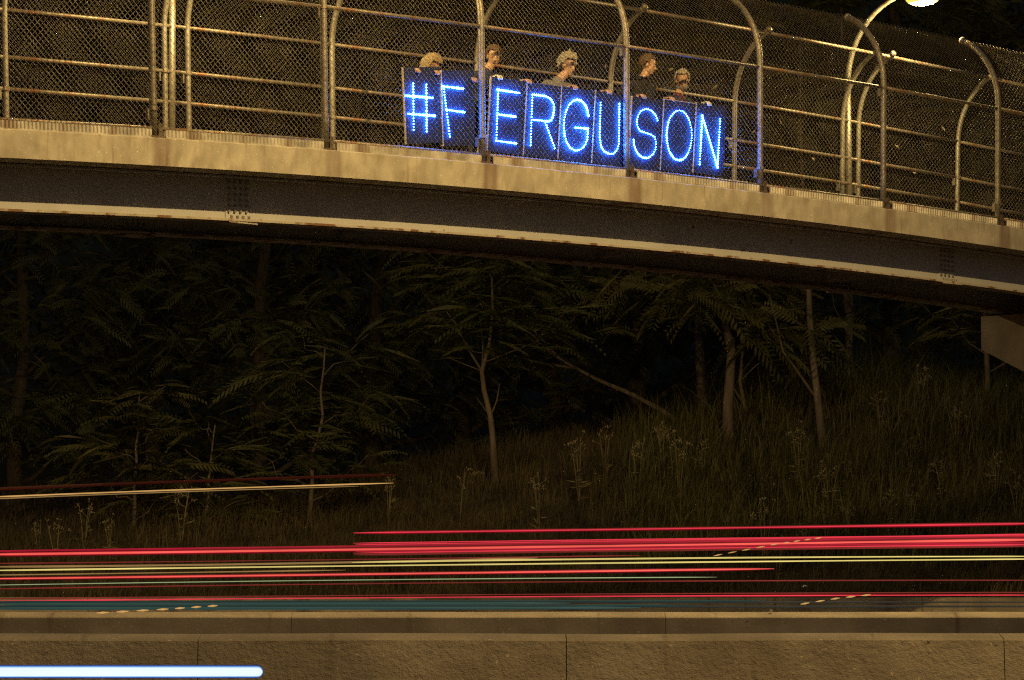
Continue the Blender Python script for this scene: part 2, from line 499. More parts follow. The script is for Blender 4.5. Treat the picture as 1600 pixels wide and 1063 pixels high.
# the sapling in the middle of the bank: slim forked trunk
x, y = -0.30, 64.0; z = float(bank_z(x, y))
tp = _pt((x, y, z-0.1), (x-0.05, y, z+0.75), (x-0.10, y, z+1.25), (x-0.22, y+0.02, z+1.75), (x-0.26, y, z+2.1), (x-0.12, y, z+2.6), (x-0.06, y, z+3.2), (x-0.08, y, z+4.2), (x-0.02, y, z+5.2))
ex = [(_pt(tp[2], tp[2]+(0.12, 0, 0.30), tp[2]+(0.17, 0, 0.62)), 0.02), (_pt(tp[2], tp[2]+(-0.16, 0, 0.22), tp[2]+(-0.26, 0.05, 0.36)), 0.014),
      (_pt(tp[4], tp[4]+(-0.22, 0, 0.35), tp[4]+(-0.5, 0.1, 0.9), tp[4]+(-0.8, 0.1, 1.3)), 0.026), (_pt(tp[4], tp[4]+(0.02, 0.05, 0.5), tp[4]+(-0.05, 0, 1.1)), 0.02), (_pt(tp[4], tp[4]+(-0.3, 0.1, 0.12), tp[4]+(-0.62, 0, 0.25)), 0.014)]
tree('sapling', x, y, 5.2, (0, 0), 0.065, 0.52, 1.75, 300, 'slim forked sapling with feathery leaves and a bare lower stem mid bank', 'trees on the bank', 'leaf', 'bark', 9, 31, True, ex, trunk_pts=tp)
# trunks under the right half of the bridge
tree('locust_tree', 4.0, 64.0, 8.2, (-0.15, 0.2), 0.105, 0.30, 1.9, 1100, 'thickest straight trunk under the bridge with a hanging feathery crown lit in front', 'trees on the bank', 'leaf2', 'bark', 16, 32, True, rise=(-0.25, 0.35), loose=True)
tree('locust_tree', 3.72, 67.0, 7.0, (-0.3, 0.4), 0.11, 0.4, 1.8, 260, 'shorter dim trunk just left of and behind the thickest trunk', 'trees on the bank', 'leaf', 'bark', 8, 33)
x, y = 4.55, 65.2; z = float(bank_z(x, y))
tree('bare_sapling', x, y, 3.2, (-0.3, 0), 0.05, 0.9, 0.5, 10, 'thin crooked bare sapling leaning left, right beside the thickest trunk', 'trees on the bank', 'leaf', 'bark', 2, 34,
     trunk_pts=_pt((x, y, z-0.1), (x-0.16, y, z+0.35), (x-0.24, y, z+0.8), (x-0.18, y, z+1.4), (x-0.28, y, z+2.3), (x-0.25, y, z+3.0)),
     extra=[(_pt((x-0.16, y, z+0.35), (x-0.38, y, z+0.7), (x-0.5, y, z+1.1)), 0.03), (_pt((x-0.24, y, z+0.8), (x+0.06, y, z+1.1), (x+0.3, y, z+1.25)), 0.018), (_pt((x-0.18, y, z+1.0), (x+0.05, y, z+1.3), (x+0.12, y, z+1.6)), 0.012)])
x, y = 5.72, 63.2; z = float(bank_z(x, y))
tree('locust_tree', x, y, 7.5, (-0.45, 0.2), 0.08, 0.55, 1.6, 200, 'slender trunk bowed to the left, with a thin bare branch rising on its left side', 'trees on the bank', 'leaf2', 'bark', 7, 35,
     trunk_pts=_pt((x, y, z-0.15), (x-0.1, y, z+0.8), (x-0.2, y, z+1.7), (x-0.26, y, z+2.5), (x-0.27, y, z+3.3), (x-0.33, y, z+4.3), (x-0.4, y, z+5.6), (x-0.4, y, z+7.5)),
     extra=[(_pt((x-0.12, y, z+0.95), (x-0.5, y, z+1.5), (x-0.75, y, z+1.85), (x-0.9, y, z+2.5), (x-1.0, y, z+2.9)), 0.03), (_pt((x-0.27, y, z+2.9), (x-0.6, y, z+3.3), (x-1.1, y, z+3.4)), 0.018)])
x, y = 6.48, 66.0; z = float(bank_z(x, y))
tree('locust_tree', x, y, 8.0, (-0.1, 0.3), 0.085, 0.42, 2.0, 360, 'upright double trunk second from the pier, forking under the bridge', 'trees on the bank', 'leaf', 'bark', 8, 36,
     extra=[(_pt((x-0.03, y, z+1.6), (x-0.14, y, z+2.3), (x-0.22, y, z+3.2), (x-0.3, y, z+5.0)), 0.08), (_pt((x-0.02, y, z+1.1), (x-0.3, y, z+1.7), (x-0.42, y, z+2.4)), 0.018), (_pt((x+0.02, y, z+2.0), (x+0.8, y, z+2.5), (x+1.4, y, z+2.5)), 0.02)])
# the fallen limb
x, y = 3.2, 66.0; z = float(bank_z(x, y))
tree('leaning_tree', x, y, 2.0, (-3.0, 0), 0.06, 0.9, 0.5, 16, 'bare trunk lying low and slanting up to the left through the dark', 'trees on the bank', 'leaf', 'bark', 2, 37,
     trunk_pts=_pt((x+0.3, y, z-0.05), (x-0.3, y, z+0.42), (x-0.9, y, z+0.75), (x-1.6, y, z+1.05), (x-2.2, y, z+1.38), (x-2.7, y, z+1.75), (x-3.05, y, z+2.2)),
     extra=[(_pt((x-2.0, y, z+1.25), (x-2.6, y, z+1.35), (x-3.2, y, z+1.5)), 0.03), (_pt((x-2.3, y, z+1.45), (x-2.8, y, z+2.0), (x-3.0, y, z+2.5)), 0.022)])
# young bushy trees on the left with big fronds, close to the verge
tree('young_tree', -3.75, 63.6, 3.3, (0.3, 0), 0.05, 0.1, 1.5, 170, 'bushy young tree with long ladder like fronds, left of the sapling', 'trees on the bank', 'leaf', 'bark', 10, 41, True)
tree('young_tree', -6.9, 63.0, 2.6, (0.1, 0), 0.045, 0.1, 1.25, 120, 'low frondy young tree in the far left dark of the bank', 'trees on the bank', 'leaf2', 'bark', 9, 42, True)
tree('young_tree', -5.6, 62.8, 2.0, (0.2, 0), 0.04, 0.1, 1.0, 80, 'smallest frondy young tree, between the two bushy ones on the left', 'trees on the bank', 'leaf', 'bark', 8, 43, True)
tree('young_tree', 9.0, 65.5, 4.2, (0.1, 0), 0.06, 0.15, 1.9, 170, 'leafy young tree partly behind the concrete pier', 'trees on the bank', 'leaf2', 'bark', 10, 44, True)
# the wood behind
wood = [(-9.6, 67.0, 11, 'leaf', 'broad dark tree at the left edge of the wood, with a visible lower trunk'),
        (-7.2, 69.5, 13, 'leaf3', 'dense dark tree behind the low frondy young tree at far left'),
        (-5.0, 68.5, 12, 'leaf', 'leafy dark tree with hanging sprays left of centre under the girder'),
        (-2.8, 70.0, 13, 'leaf3', 'dark tree standing right behind the bushy young tree'),
        (-1.0, 71.0, 12, 'leaf', 'dark tree directly behind the forked sapling'),
        (1.0, 72.0, 13, 'leaf3', 'dark tree above the slanting bare trunk'),
        (2.6, 69.5, 12, 'leaf', 'leafy tree left of the thickest trunk and behind it'),
        (5.0, 72.0, 14, 'leaf3', 'dark tree behind the bowed slender trunk'),
        (7.6, 69.0, 13, 'leaf', 'leafy dark tree between the double trunk and the pier'),
        (9.9, 70.0, 14, 'leaf2', 'tall brownish tree behind the pier and under the lit lamp'),
        (12.2, 72.0, 13, 'leaf', 'dark tree furthest right, beyond the end of the fence')]
for i, (x, y, h, lf, lab) in enumerate(wood):
    tree('wood_tree', x, y, h, (random.uniform(-0.6, 0.6), 0.5), 0.16+0.05*random.random(), 0.03, 2.7, 2500, lab, 'trees of the wood behind the bank', lf, 'darkbark', 26, 60+i, False, scale=0.75, loose=True)
# bare twigs beside the lamp, top right
tree('bare_tree', 10.6, 75.0, 13.5, (0.2, 0), 0.12, 0.62, 2.0, 0, 'leafless tree whose bare twigs rise right of the lit lamp', 'trees of the wood behind the bank', 'leaf', 'darkbark', 16, 90)
# further off it reads as one mass
rng = np.random.default_rng(77)
spots = []
for i in range(5200):
    xx = rng.uniform(-26, 28); yy = rng.uniform(80, 90)
    hh = rng.random()**0.9*17
    spots.append(((xx, yy, float(bank_z(xx, yy))+hh + 0.6*math.sin(xx*1.1)), (math.cos(rng.uniform(0, 6.28)), math.sin(rng.uniform(0, 6.28)), rng.uniform(-0.2, 0.5))))
fb = MB(); place_fronds(fb, spots, FRONDS, 2.6, rng)
tag(fb.build('far_wood', M['leaf3']), 'far dark mass of the wood behind the nearer trees', 'wood', kind='stuff')

# ------------------------------------------------------------------ weeds on the bank
def weed_mesh(seed, h):
    rng = np.random.default_rng(seed)
    mb = MB(); sd = MB()
    for s in range(3):
        a = rng.uniform(0, 6.28); e = np.array([math.cos(a)*0.18*h, math.sin(a)*0.1*h, h*rng.uniform(0.75, 1.0)])
        P = np.array([(0, 0, 0), e*0.5+np.array([0, 0, 0.1*h]), e])
        mb.tube(P, [0.009, 0.006, 0.004], 4)
        for k in range(3):
            q = P[1] + (P[2]-P[1])*rng.uniform(0.2, 1); d = np.array([rng.normal(0, 0.10), rng.normal(0, 0.06), rng.uniform(0.04, 0.14)])*h
            mb.tube([q, q+d], [0.004, 0.003], 3)
            for c in (q+d, ):
                for w in range(4):
                    o = c + rng.normal(0, 0.018, 3)
                    sd.cbox(o, 0.012, 0.012, 0.016)
        for k in range(5):
            q = P[0]*0.4 + e*rng.uniform(0.1, 0.6); d = np.array([rng.normal(0, 0.14), rng.normal(0, 0.1), rng.uniform(-0.02, 0.1)])*h
            n = np.array([0, 0.012, 0.01])
            mb.add([q, q+d*0.5+n, q+d, q+d*0.5-n], [(0, 1, 2, 3)])
    return mb, sd
WEEDS = []
for i in range(5):
    a, b = weed_mesh(200+i, 0.95)
    ma = meshnp('stalk', np.concatenate(a.v), [np.concatenate(a.q)] + ([np.concatenate(a.t)] if a.t else []), M['weed'])
    mb_ = meshnp('seed_head', np.concatenate(b.v), [np.concatenate(b.q)], M['seed'])
    WEEDS.append((ma, mb_))
weed_spots = [(2.2, 61.5), (2.6, 62.2), (3.1, 61.2), (3.4, 62.5), (1.7, 62.8), (2.9, 63.2), (5.6, 60.4), (6.0, 61.2), (6.5, 60.0), (7.0, 61.6), (7.4, 60.6), (7.9, 62.4), (5.2, 61.8), (8.4, 61.0), (6.8, 63.4), (7.7, 64.0), (5.9, 58.9), (6.9, 59.3), (8.8, 59.8), (4.6, 60.2),
              (-8.4, 60.9), (-7.7, 61.6), (-6.9, 60.7), (-6.0, 61.4), (-8.0, 59.8), (-0.9, 61.8), (0.6, 61.0), (1.1, 62.0), (-2.1, 62.3), (4.1, 58.0), (4.4, 57.6), (5.0, 58.2)]
wr = random.Random(5)
for i, (x, y) in enumerate(weed_spots):
    x += wr.uniform(-0.15, 0.15)
    w = empty('weed', (x, y, float(bank_z(x, y))-0.03), 'dry weed stalk with pale seed heads standing in the bank grass', 'weed', 'dry weeds on the bank')
    w.rotation_euler = (0, 0, wr.uniform(0, 6.28)); sc = wr.uniform(0.75, 1.35); w.scale = (sc, sc, sc)
    ma, mb_ = WEEDS[i % 5]
    link('stalk', ma, w); link('seed_head', mb_, w)['kind'] = 'stuff'

# ------------------------------------------------------------------ concrete barriers
def barrier(label, yc, top, seams, x0, x1, face_slope, name='concrete_barrier', bevel=0.008, width=0.17, foot=0.36, lean=None, crown=0.018):
    root = empty(name, ((x0+x1)/2, yc, 0), label, 'barrier')
    edges = [x0] + seams + [x1]
    for a, b in zip(edges[:-1], edges[1:]):
        n = max(2, int((b-a)/0.25))
        X = np.linspace(a+0.0017, b-0.0017, n)
        secs = []
        for x in X:
            wob = 0.004*mnoise.noise((x*1.7, yc, 0)) ; wz = 0.004*mnoise.noise((x*1.1, yc, 5))
            sl = lean*(top) if lean and False else 0
            prof = [(-foot, 0.0), (-foot, 0.08), (-width-0.09, 0.35), (-width-face_slope, top-bevel-crown), (-width+0.010-face_slope, top-crown), (-width+0.14-face_slope, top),
                    (width-0.035, top), (width, top-0.04), (width+0.09, 0.35), (foot, 0.08), (foot, 0.0)]
            secs.append([(x, yc+p+wob, max(0, q+(wz if q > 0.1 else 0))) for p, q in prof])
        m = MB(); m.sweep(secs)
        # end caps
        for sec, rev in ((secs[0], False), (secs[-1], True)):
            c = np.mean(sec, axis=0); k = len(sec)
            V = np.array(list(sec)+[tuple(c)])
            m.add(V, (), [(k, (j+1) % k, j) if not rev else (k, j, (j+1) % k) for j in range(k)])
        o = m.build('barrier_segment', M['barrier'], root)
        uv_from(o, lambda c: np.stack([c[:, 0], c[:, 2]+c[:, 1]-yc], -1))
    return root
nb = barrier('near rough concrete barrier along the bottom, closest of the concrete walls', 14.2, 1.092, [-7.5, -5.8, -4.3, -2.78, -1.27, 0.22, 1.99, 3.6, 5.2, 6.9, 8.6], -9.5, 10.5, 0.0, lean=True)
fbar = barrier('middle dark faced concrete barrier just behind and above the nearest one', 25.0, 1.128, [-9.6, -6.9, -4.25, -1.58, 1.10, 3.8, 6.5, 9.2, 11.9], -12.5, 14.5, 0.0, crown=0.034)
vb = barrier('low pale concrete wall between the far lanes and the grass bank', 56.3, 1.215, [-24, -18, -12, -6, 0.5, 6.5, 12, 18, 24], -30, 30, 0.0)

# pebble and litter
def lump(name, loc, r, m, label, cat, seed, flat=0.7):
    bm = bmesh.new(); bmesh.ops.create_icosphere(bm, subdivisions=2, radius=r)
    for v in bm.verts:
        v.co *= 1+0.45*mnoise.noise(v.co*(1.6/r)+Vector((seed, 0, 0))); v.co.z *= flat
    me = bpy.data.meshes.new(name); bm.to_mesh(me); bm.free(); me.materials.append(m)
    return tag(link(name, me, None, loc), label, cat)
lump('pebble', (1.86, 24.93, 1.137), 0.013, M['stone'], 'single small pebble lying on top of the middle concrete barrier', 'pebble', 3)
lump('litter_scrap', (4.83, 57.2, float(bank_z(4.83, 57.2))+0.18), 0.045, M['paper'], 'small white scrap of litter in the grass near the low wall', 'litter', 8, 0.5)

# ------------------------------------------------------------------ the footbridge
bridge = empty('footbridge', tuple(B0), 'arched pedestrian bridge with stained concrete edge on grey steel girders over the highway', 'bridge')
us = np.arange(U0, U1+0.01, 0.25)
prof = [(-0.10, -0.31), (-0.10, -0.012), (-0.088, 0.0), (0.16, 0.0), (0.16, -0.12), (WID-0.16, -0.12), (WID-0.16, 0.0), (WID+0.10, 0.0), (WID+0.10, -0.31)]
m = MB(); m.sweep([[BP(u, n, h) for n, h in prof[::-1]] for u in us])
deck = m.build('deck', M['fascia'], bridge)
uv_from(deck, lambda c: np.stack([(c-B0) @ BU, c[:, 2]-zb((c-B0) @ BU) - ((c-B0) @ BN)], -1))
def girder(n0):
    gm_ = MB()
    w, ft, hw = 0.012, 0.022, 0.49
    h0 = -0.318
    pr = [(-0.11, h0), (0.11, h0), (0.11, h0-ft), (w/2, h0-ft), (w/2, h0-hw), (-w/2, h0-hw), (-w/2, h0-ft), (-0.11, h0-ft)]
    gm_.sweep([[BP(u, n0+n, h) for n, h in pr] for u in us])
    o = gm_.build('girder', M['paint'], bridge)
    f = MB(); pf = [(-0.13, h0-hw), (0.13, h0-hw), (0.13, h0-hw-0.026), (-0.13, h0-hw-0.026)]
    f.sweep([[BP(u, n0+n, h) for n, h in pf] for u in us])
    f.build('flange', M['paint_rust'], o)
    return o
g1 = girder(0.42); g2 = girder(2.28)
# bolted splices
def splice(go, n0, u):
    s = MB(); s.box(BP(u-0.16, n0-0.018, -0.352), BU*0.34, BN*0.011, BZ*-0.445); 
    sp = s.build('splice_plate', M['paint'], bridge)
    s2 = MB(); s2.box(BP(u-0.20, n0-0.13, -0.834-0.017), BU*0.42, BN*0.26, BZ*0.016)
    s2.build('flange_plate', M['paint_rust'], bridge)
    b = MB()
    for i in range(4):
        for j in range(7):
            if j == 6:
                c = BP(u-0.12+i*0.085, n0-0.075, -0.806+0.016); b.tube([c-BZ*0.012, c+BZ*0.022], 0.017, 6)
            else:
                c = BP(u-0.12+i*0.085, n0-0.018, -0.385-j*0.066); b.tube([c, c-BN*0.022], 0.016, 6)
    o = b.build('bolts', M['bolt'], sp); o['kind'] = 'stuff'
splice(g1, 0.42, 1.52); splice(g1, 0.42, 14.35); splice(g2, 2.28, 1.52); splice(g2, 2.28, 14.35)
# cross frames between the girders
for k, u in enumerate(np.arange(-4.5, 27, 4.6)):
    s = MB(); s.box(BP(u, 0.44, -0.44), BU*0.012, BN*1.82, BZ*-0.30)
    s.build('diaphragm', M['paint'], bridge)
# pier: hammerhead cap on a column
pier = empty('bridge_pier', tuple(B0+BU*18.4+BN*1.35), 'dark concrete hammerhead pier cap under the right end of the bridge', 'pier')
UP = 17.98
zt = float(zb(UP)) - 0.87
pp = [(0.05, zt), (0.05, zt-0.50), (0.85, zt-0.86), (1.85, zt-0.86), (2.62, zt-0.50), (2.62, zt)]
ring = lambda u: [B0+BU*u+BN*n+BZ*z for n, z in pp]
m = MB(); a, b = np.array(ring(UP)), np.array(ring(UP+0.9))
m.sweep([a, b]); m.add(a, (), [(0, i, i+1) for i in range(1, 5)]); m.add(b, (), [(0, i+1, i) for i in range(1, 5)])
o = m.build('pier_cap', M['pier'], pier); uv_from(o, lambda c: np.stack([(c-B0) @ BN + (c-B0) @ BU, c[:, 2]], -1))
m = MB(); m.tube([B0+BU*(UP+0.45)+BN*1.35, B0+BU*(UP+0.45)+BN*1.35+BZ*(zt-0.83)], 0.42, 20)
o = m.build('pier_column', M['pier'], pier, True); uv_from(o, lambda c: np.stack([c[:, 0], c[:, 2]], -1))
for n0 in (0.42, 2.28):
    m = MB(); m.cbox(B0+BU*(UP+0.45)+BN*n0+BZ*(zt+0.012), 0.4, 0.3, 0.024, BU, BN)
    m.build('bearing_pad', M['dark_steel'], pier)

# ------------------------------------------------------------------ chain link cages on both sides
H0, RAD, PHI = 1.72, 1.07, math.radians(63)
ARC = RAD*PHI
def prof_pt(s):
    """distance along the profile -> (inward, up, tangent angle)"""
    if s <= H0: return 0.0, s, 0.0
    a = min((s-H0)/RAD, PHI)
    return RAD*(1-math.cos(a)) + max(0, s-H0-ARC)*math.sin(PHI), H0+RAD*math.sin(a) + max(0, s-H0-ARC)*math.cos(PHI), a
def chain_mesh(sign):
    """one bay of woven wire: x along, y inward (times sign), z up"""
    dx, hs, r = 0.0390, 0.0365, 0.0025
    s0, s1 = 0.075, H0+ARC+0.02
    ns = int((s1-s0)/hs); nw = int(BAY/dx)
    s = s0 + np.arange(ns+1)*hs
    pr_ = np.array([prof_pt(x) for x in s])
    Vs = []; Qs = []
    tri = np.array([(math.cos(a), math.sin(a)) for a in (math.pi/2, math.pi/2+2.094, math.pi/2+4.189)])
    for i in range(nw):
        par = (np.arange(ns+1)+i) % 2
        x = (i + par)*dx
        weave = np.where(par == 0, -0.002, 0.002)*(1 if i % 2 else -1)
        # knuckle: last point sticks up past the top wire
        P = np.stack([x, sign*(pr_[:, 0]-0.047+weave), pr_[:, 1]], -1)
        if (ns+i) % 2: 
            tip = P[-1] + np.array([-0.012, sign*0.03*math.sin(PHI), 0.04*math.cos(PHI)+0.012])
        else:
            tip = P[-1] + np.array([0.012, sign*0.03*math.sin(PHI), 0.04*math.cos(PHI)+0.012])
        P = np.concatenate([P, tip[None]])
        n = len(P)
        ring = np.zeros((n, 3, 3))
        for k in range(3):
            ring[:, k, 0] = P[:, 0] + tri[k, 0]*r; ring[:, k, 1] = P[:, 1] + tri[k, 1]*r*sign*-1; ring[:, k, 2] = P[:, 2] + (0.6*r*tri[k, 1])
        b = len(Vs)*n*3
        Vs.append(ring.reshape(-1, 3))
        j = np.arange(n-1)[:, None]*3
        for k in range(3):
            kk = (k+1) % 3
            Qs.append(b + np.concatenate([j+k, j+kk, j+3+kk, j+3+k], 1))
    return meshnp('chain_link', np.concatenate(Vs), [np.concatenate(Qs)], M['wire'], True)
CH = {1: chain_mesh(1), -1: chain_mesh(-1)}
def tube_mesh(name, pts, r, mat_, sides=10):
    mb = MB(); mb.tube(pts, r, sides)
    return meshnp(name, np.concatenate(mb.v), [np.concatenate(mb.q), np.concatenate(mb.t)], mat_, True)
def post_mesh(sign, r):
    ss = list(np.linspace(-0.0, H0, 5)) + list(np.linspace(H0+0.08, H0+ARC+0.05, 12))
    mb = MB(); mb.tube([(0, sign*prof_pt(s)[0], prof_pt(s)[1]) for s in ss], r, 10)
    e = prof_pt(H0+ARC+0.05)
    mb.tube([(0, sign*(e[0]+d), e[1]+d*0.5) for d in (-0.012, 0.0, 0.03, 0.045)], [r*0.9, r*1.25, r*1.2, r*0.4], 10)
    return meshnp('post', np.concatenate(mb.v), [np.concatenate(mb.q), np.concatenate(mb.t)], M['steel'], True)
POST = {1: post_mesh(1, 0.041), -1: post_mesh(-1, 0.038)}
RAIL = tube_mesh('rail', [(0, 0, 0), (BAY, 0, 0)], 0.023, M['rail'])
def bracket_mesh():
    mb = MB(); mb.cbox((0.0, 0.0, 0.012), 0.17, 0.15, 0.022); mb.cbox((0.07, 0.0, 0.09), 0.055, 0.07, 0.15)
    return meshnp('base_bracket', np.concatenate(mb.v), [np.concatenate(mb.q)], M['dark_steel'])
BRACKET = bracket_mesh()
def clip_mesh():
    mb = MB(); mb.tube([(0, 0, -0.022), (0, 0, 0.022)], 0.052, 8); mb.cbox((-0.085, 0.0, -0.075), 0.022, 0.05, 0.11)
    return meshnp('rail_clamp', np.concatenate(mb.v), [np.concatenate(mb.q), np.concatenate(mb.t)], M['steel'])
CLAMP = clip_mesh()
def toe_mesh():
    """ribbed kick plate between posts"""
    n = 46
    xs = np.linspace(0.12, BAY-0.06, n*4)
    ph = (np.arange(n*4) % 4)
    y = np.where((ph == 0) | (ph == 1), 0.0, 0.014)
    V = []
    for x, yy in zip(xs, y): V += [(x, yy, 0.0), (x, yy, 0.094)]
    for x, yy in zip(xs, y): V += [(x, yy+0.006, 0.0), (x, yy+0.006, 0.094)]
    V = np.array(V); k = len(xs)
    i = np.arange(k-1)[:, None]*2
    q1 = np.concatenate([i, i+2, i+3, i+1], 1); off = 2*k
    q2 = np.concatenate([i+off, i+1+off, i+3+off, i+2+off], 1)
    q3 = np.concatenate([i+1, i+3, i+3+off, i+1+off], 1)
    mb = MB(); mb.add(V, np.concatenate([q1, q2, q3]))
    mb.box((0.12, -0.008, -0.0), (BAY-0.18, 0, 0), (0, 0.03, 0), (0, 0, 0.012))
    return meshnp('toe_plate', np.concatenate(mb.v), [np.concatenate(mb.q)], M['plate'])
TOE = toe_mesh()
RAILS_H = {1: [0.11, 1.66], -1: [0.10, 0.83, 1.20, 1.75]}
def frame_at(k):
    """matrix of bay k: x along the chord from post k to post k+1, y away from the near side, z up"""
    a, b = BP(k*BAY, 0, 0), BP((k+1)*BAY, 0, 0)
    d = b-a; L = np.linalg.norm(d); d /= L
    zz = np.cross(d, BN); 
    return a, d, zz, L
def cage(name, n0, sign, label, ks, double_at=()):
    root = empty(name, tuple(B0+BN*n0), label, 'fence')
    ro = np.array(root.location)
    for k in ks:
        a, d, zz, L = frame_at(k)
        Mx = Matrix(((d[0], BN[0], zz[0]), (d[1], BN[1], zz[1]), (d[2], BN[2], zz[2]))).to_4x4()
        base = a + BN*n0 - ro
        def put(nm, me, off=(0, 0, 0), sx=1.0):
            o = link(nm, me, root)
            p = base + d*off[0] + BN*off[1] + zz*off[2]
            o.matrix_local = Matrix.Translation(Vector(p)) @ Mx @ Matrix.Diagonal((sx, 1, 1, 1))
            return o
        put('chain_link', CH[sign], sx=L/BAY)
        for h in RAILS_H[sign]: put('rail', RAIL, (0, 0, h), L/BAY)
        e = prof_pt(H0+ARC)
        if sign < 0: put('rail', RAIL, (0, sign*e[0], e[1]-0.01), L/BAY)
        put('toe_plate', TOE, (0, -0.062 if sign > 0 else 0.05, 0.003), L/BAY)
        for off in ((-0.17, 0.19) if k in double_at else (0.0,)):
            put('post', POST[sign], (off, 0, 0))
            put('base_bracket', BRACKET, (off, 0, 0))
            put('rail_clamp', CLAMP, (off, 0, (1.66 if sign > 0 else 1.20) if k % 2 else (0.33 if sign > 0 else 0.83)))
    return root
near_f = cage('chain_link_fence', 0.0, 1, 'near curved chain link safety fence with the glowing letter boards behind it', BAYS)
far_f = cage('chain_link_fence', WID, -1, 'far curved chain link safety fence across the walkway, behind the people', BAYS, (1, 6))

# ------------------------------------------------------------------ lamps on the bridge
M['lamp_glow'] = emis('sodium_lamp_lens', (1.0, 0.86, 0.38), 40)
M['lamp_halo'] = emis('amber_lamp_halo', (1.0, 0.66, 0.11), 1.3)  # emission stands in for the yellow halo round the lamp
M['mast_glow'] = emis('mast_lamp_lens', SODIUM, 20)
def bridge_lamp(u, label):
    p = BP(u, WID+0.02, 0)
    root = empty('bridge_lamp', tuple(p), label, 'street lamp', 'lamps on the footbridge')
    q = np.array(p)
    m = MB()
    m.tube([q+BZ*0, q+BZ*1.2, q+BZ*2.29], [0.056, 0.052, 0.046], 12); m.build('pole', M['steel'], root, True)
    m = MB(); m.tube([q+BZ*0.0, q+BZ*0.22], 0.075, 12); m.build('pole_base', M['steel'], root, True)
    R_ = 1.2
    pts = [q+BZ*2.29] + [q + BZ*(2.29+R_*math.sin(a)) - BN*(R_*(1-math.cos(a))) for a in np.linspace(0.1, 1.35, 11)]
    end = pts[-1] - BN*0.22 + BZ*0.02
    pts.append(end)
    m = MB(); m.tube(pts, np.linspace(0.046, 0.03, len(pts)), 10); m.build('arm', M['steel'], root, True)
    # cobra head: a flattened hood with a domed lens below
    c = end - BN*0.26 + BZ*-0.05
    bm = bmesh.new(); bmesh.ops.create_uvsphere(bm, u_segments=16, v_segments=8, radius=1)
    for v in bm.verts:
        if v.co.z < -0.15: v.co.z = -0.15
        v.co = Vector((v.co.x*0.15, v.co.y*0.34, v.co.z*0.12))
    me = bpy.data.meshes.new('hood'); bm.to_mesh(me); bm.free(); me.materials.append(M['steel'])
    o = link('hood', me, root, Vector(c-q)); o.rotation_euler = (0, 0, TH)
    bm = bmesh.new(); bmesh.ops.create_uvsphere(bm, u_segments=16, v_segments=8, radius=1)
    for v in bm.verts:
        if v.co.z > 0.0: v.co.z = 0.0
        v.co = Vector((v.co.x*0.10, v.co.y*0.17, v.co.z*0.125))
    me = bpy.data.meshes.new('lens'); bm.to_mesh(me); bm.free(); me.materials.append(M['lamp_glow'])
    o = link('lens', me, root, Vector(c-q-BZ*0.035)); o.rotation_euler = (0, 0, TH)
    bm = bmesh.new(); bmesh.ops.create_uvsphere(bm, u_segments=20, v_segments=10, radius=1)  # bowl added around the lens, its own glow imitates the lamp's halo
    for v in bm.verts:
        if v.co.z > 0.0: v.co.z = 0.0
        if v.co.z < -0.8: v.co.z = -0.8
        v.co = Vector((v.co.x*0.18, v.co.y*0.30, v.co.z*0.14))
    me = bpy.data.meshes.new('halo_bowl'); bm.to_mesh(me); bm.free(); me.materials.append(M['lamp_halo'])
    o = link('halo_bowl', me, root, Vector(c-q-BZ*0.02)); o.rotation_euler = (0, 0, TH)
    ld = bpy.data.lights.new('lamp_light', 'POINT'); ld.energy = BRIDGE_LAMP_POWER; ld.color = (1.0, 0.74, 0.27); ld.shadow_soft_size = 0.05
    lo = bpy.data.objects.new('lamp_light', ld); COL.objects.link(lo); lo.parent = root; lo.location = Vector(c-q-BZ*0.23)
    return root
bridge_lamp(15.02, 'lit lamp on a curved arm at the right end, glowing yellow above the fence')
bridge_lamp(2.42, 'lamp pole between two thin fence posts at the left, its head above the picture')

def highway_lamp(x, y, h, ax, ay, power, label, aim, cone):
    """tall roadside lamp that lights this stretch of road and the bridge side"""
    root = empty('highway_lamp', (x, y, 0), label, 'street lamp', 'highway lamps')
    q = np.array([x, y, 0.0]); d = np.array([ax, ay, 0.0]); L = np.linalg.norm(d); d /= L
    s = np.cross(d, BZ)
    m = MB(); m.tube([q, q+BZ*h*0.5, q+BZ*h], [0.16, 0.12, 0.08], 12); m.build('pole', M['steel'], root, True)
    m = MB(); m.tube([q+BZ*(h-0.1), q+BZ*(h+0.25)+d*L*0.5, q+BZ*(h+0.3)+d*L], 0.045, 8); m.build('arm', M['steel'], root, True)
    c = q+BZ*(h+0.27)+d*(L+0.3)
    m = MB(); m.cbox(c, 0.75, 0.36, 0.16, d, s); m.build('luminaire', M['steel'], root)
    m = MB(); m.cbox(c-BZ*0.10, 0.5, 0.26, 0.04, d, s); m.build('lens', M['mast_glow'], root)
    ld = bpy.data.lights.new('lamp_light', 'SPOT'); ld.energy = power; ld.color = SODIUM; ld.shadow_soft_size = 0.07; ld.spot_size = math.radians(cone); ld.spot_blend = 0.55
    lo = bpy.data.objects.new('lamp_light', ld); COL.objects.link(lo); lo.parent = root; lo.location = Vector(c-q-BZ*0.24)
    v = Vector(aim)-Vector(c-BZ*0.2)
    lo.rotation_euler = v.to_track_quat('-Z', 'Y').to_euler()
    return root
highway_lamp(7.4, 26.6, 15.3, -1.5, 3.8, MAST_POWER, 'tall highway lamp on the median lighting the bridge side', (1.5, 35.0, 0), 130)
highway_lamp(8.6, 8.2, 10.7, -2.2, 0.7, SHOULDER_POWER, 'roadside highway lamp lighting the nearest barrier', (0.6, 12.4, 0), 98)
highway_lamp(-15.5, 47.0, 10.7, 1.6, 0.8, VERGE_FILL_POWER, 'unseen lamp added beyond the left edge to brighten the bank', (5, 58.5, 1.0), 84)  # added out of view to brighten the grass in the bridge's shadow

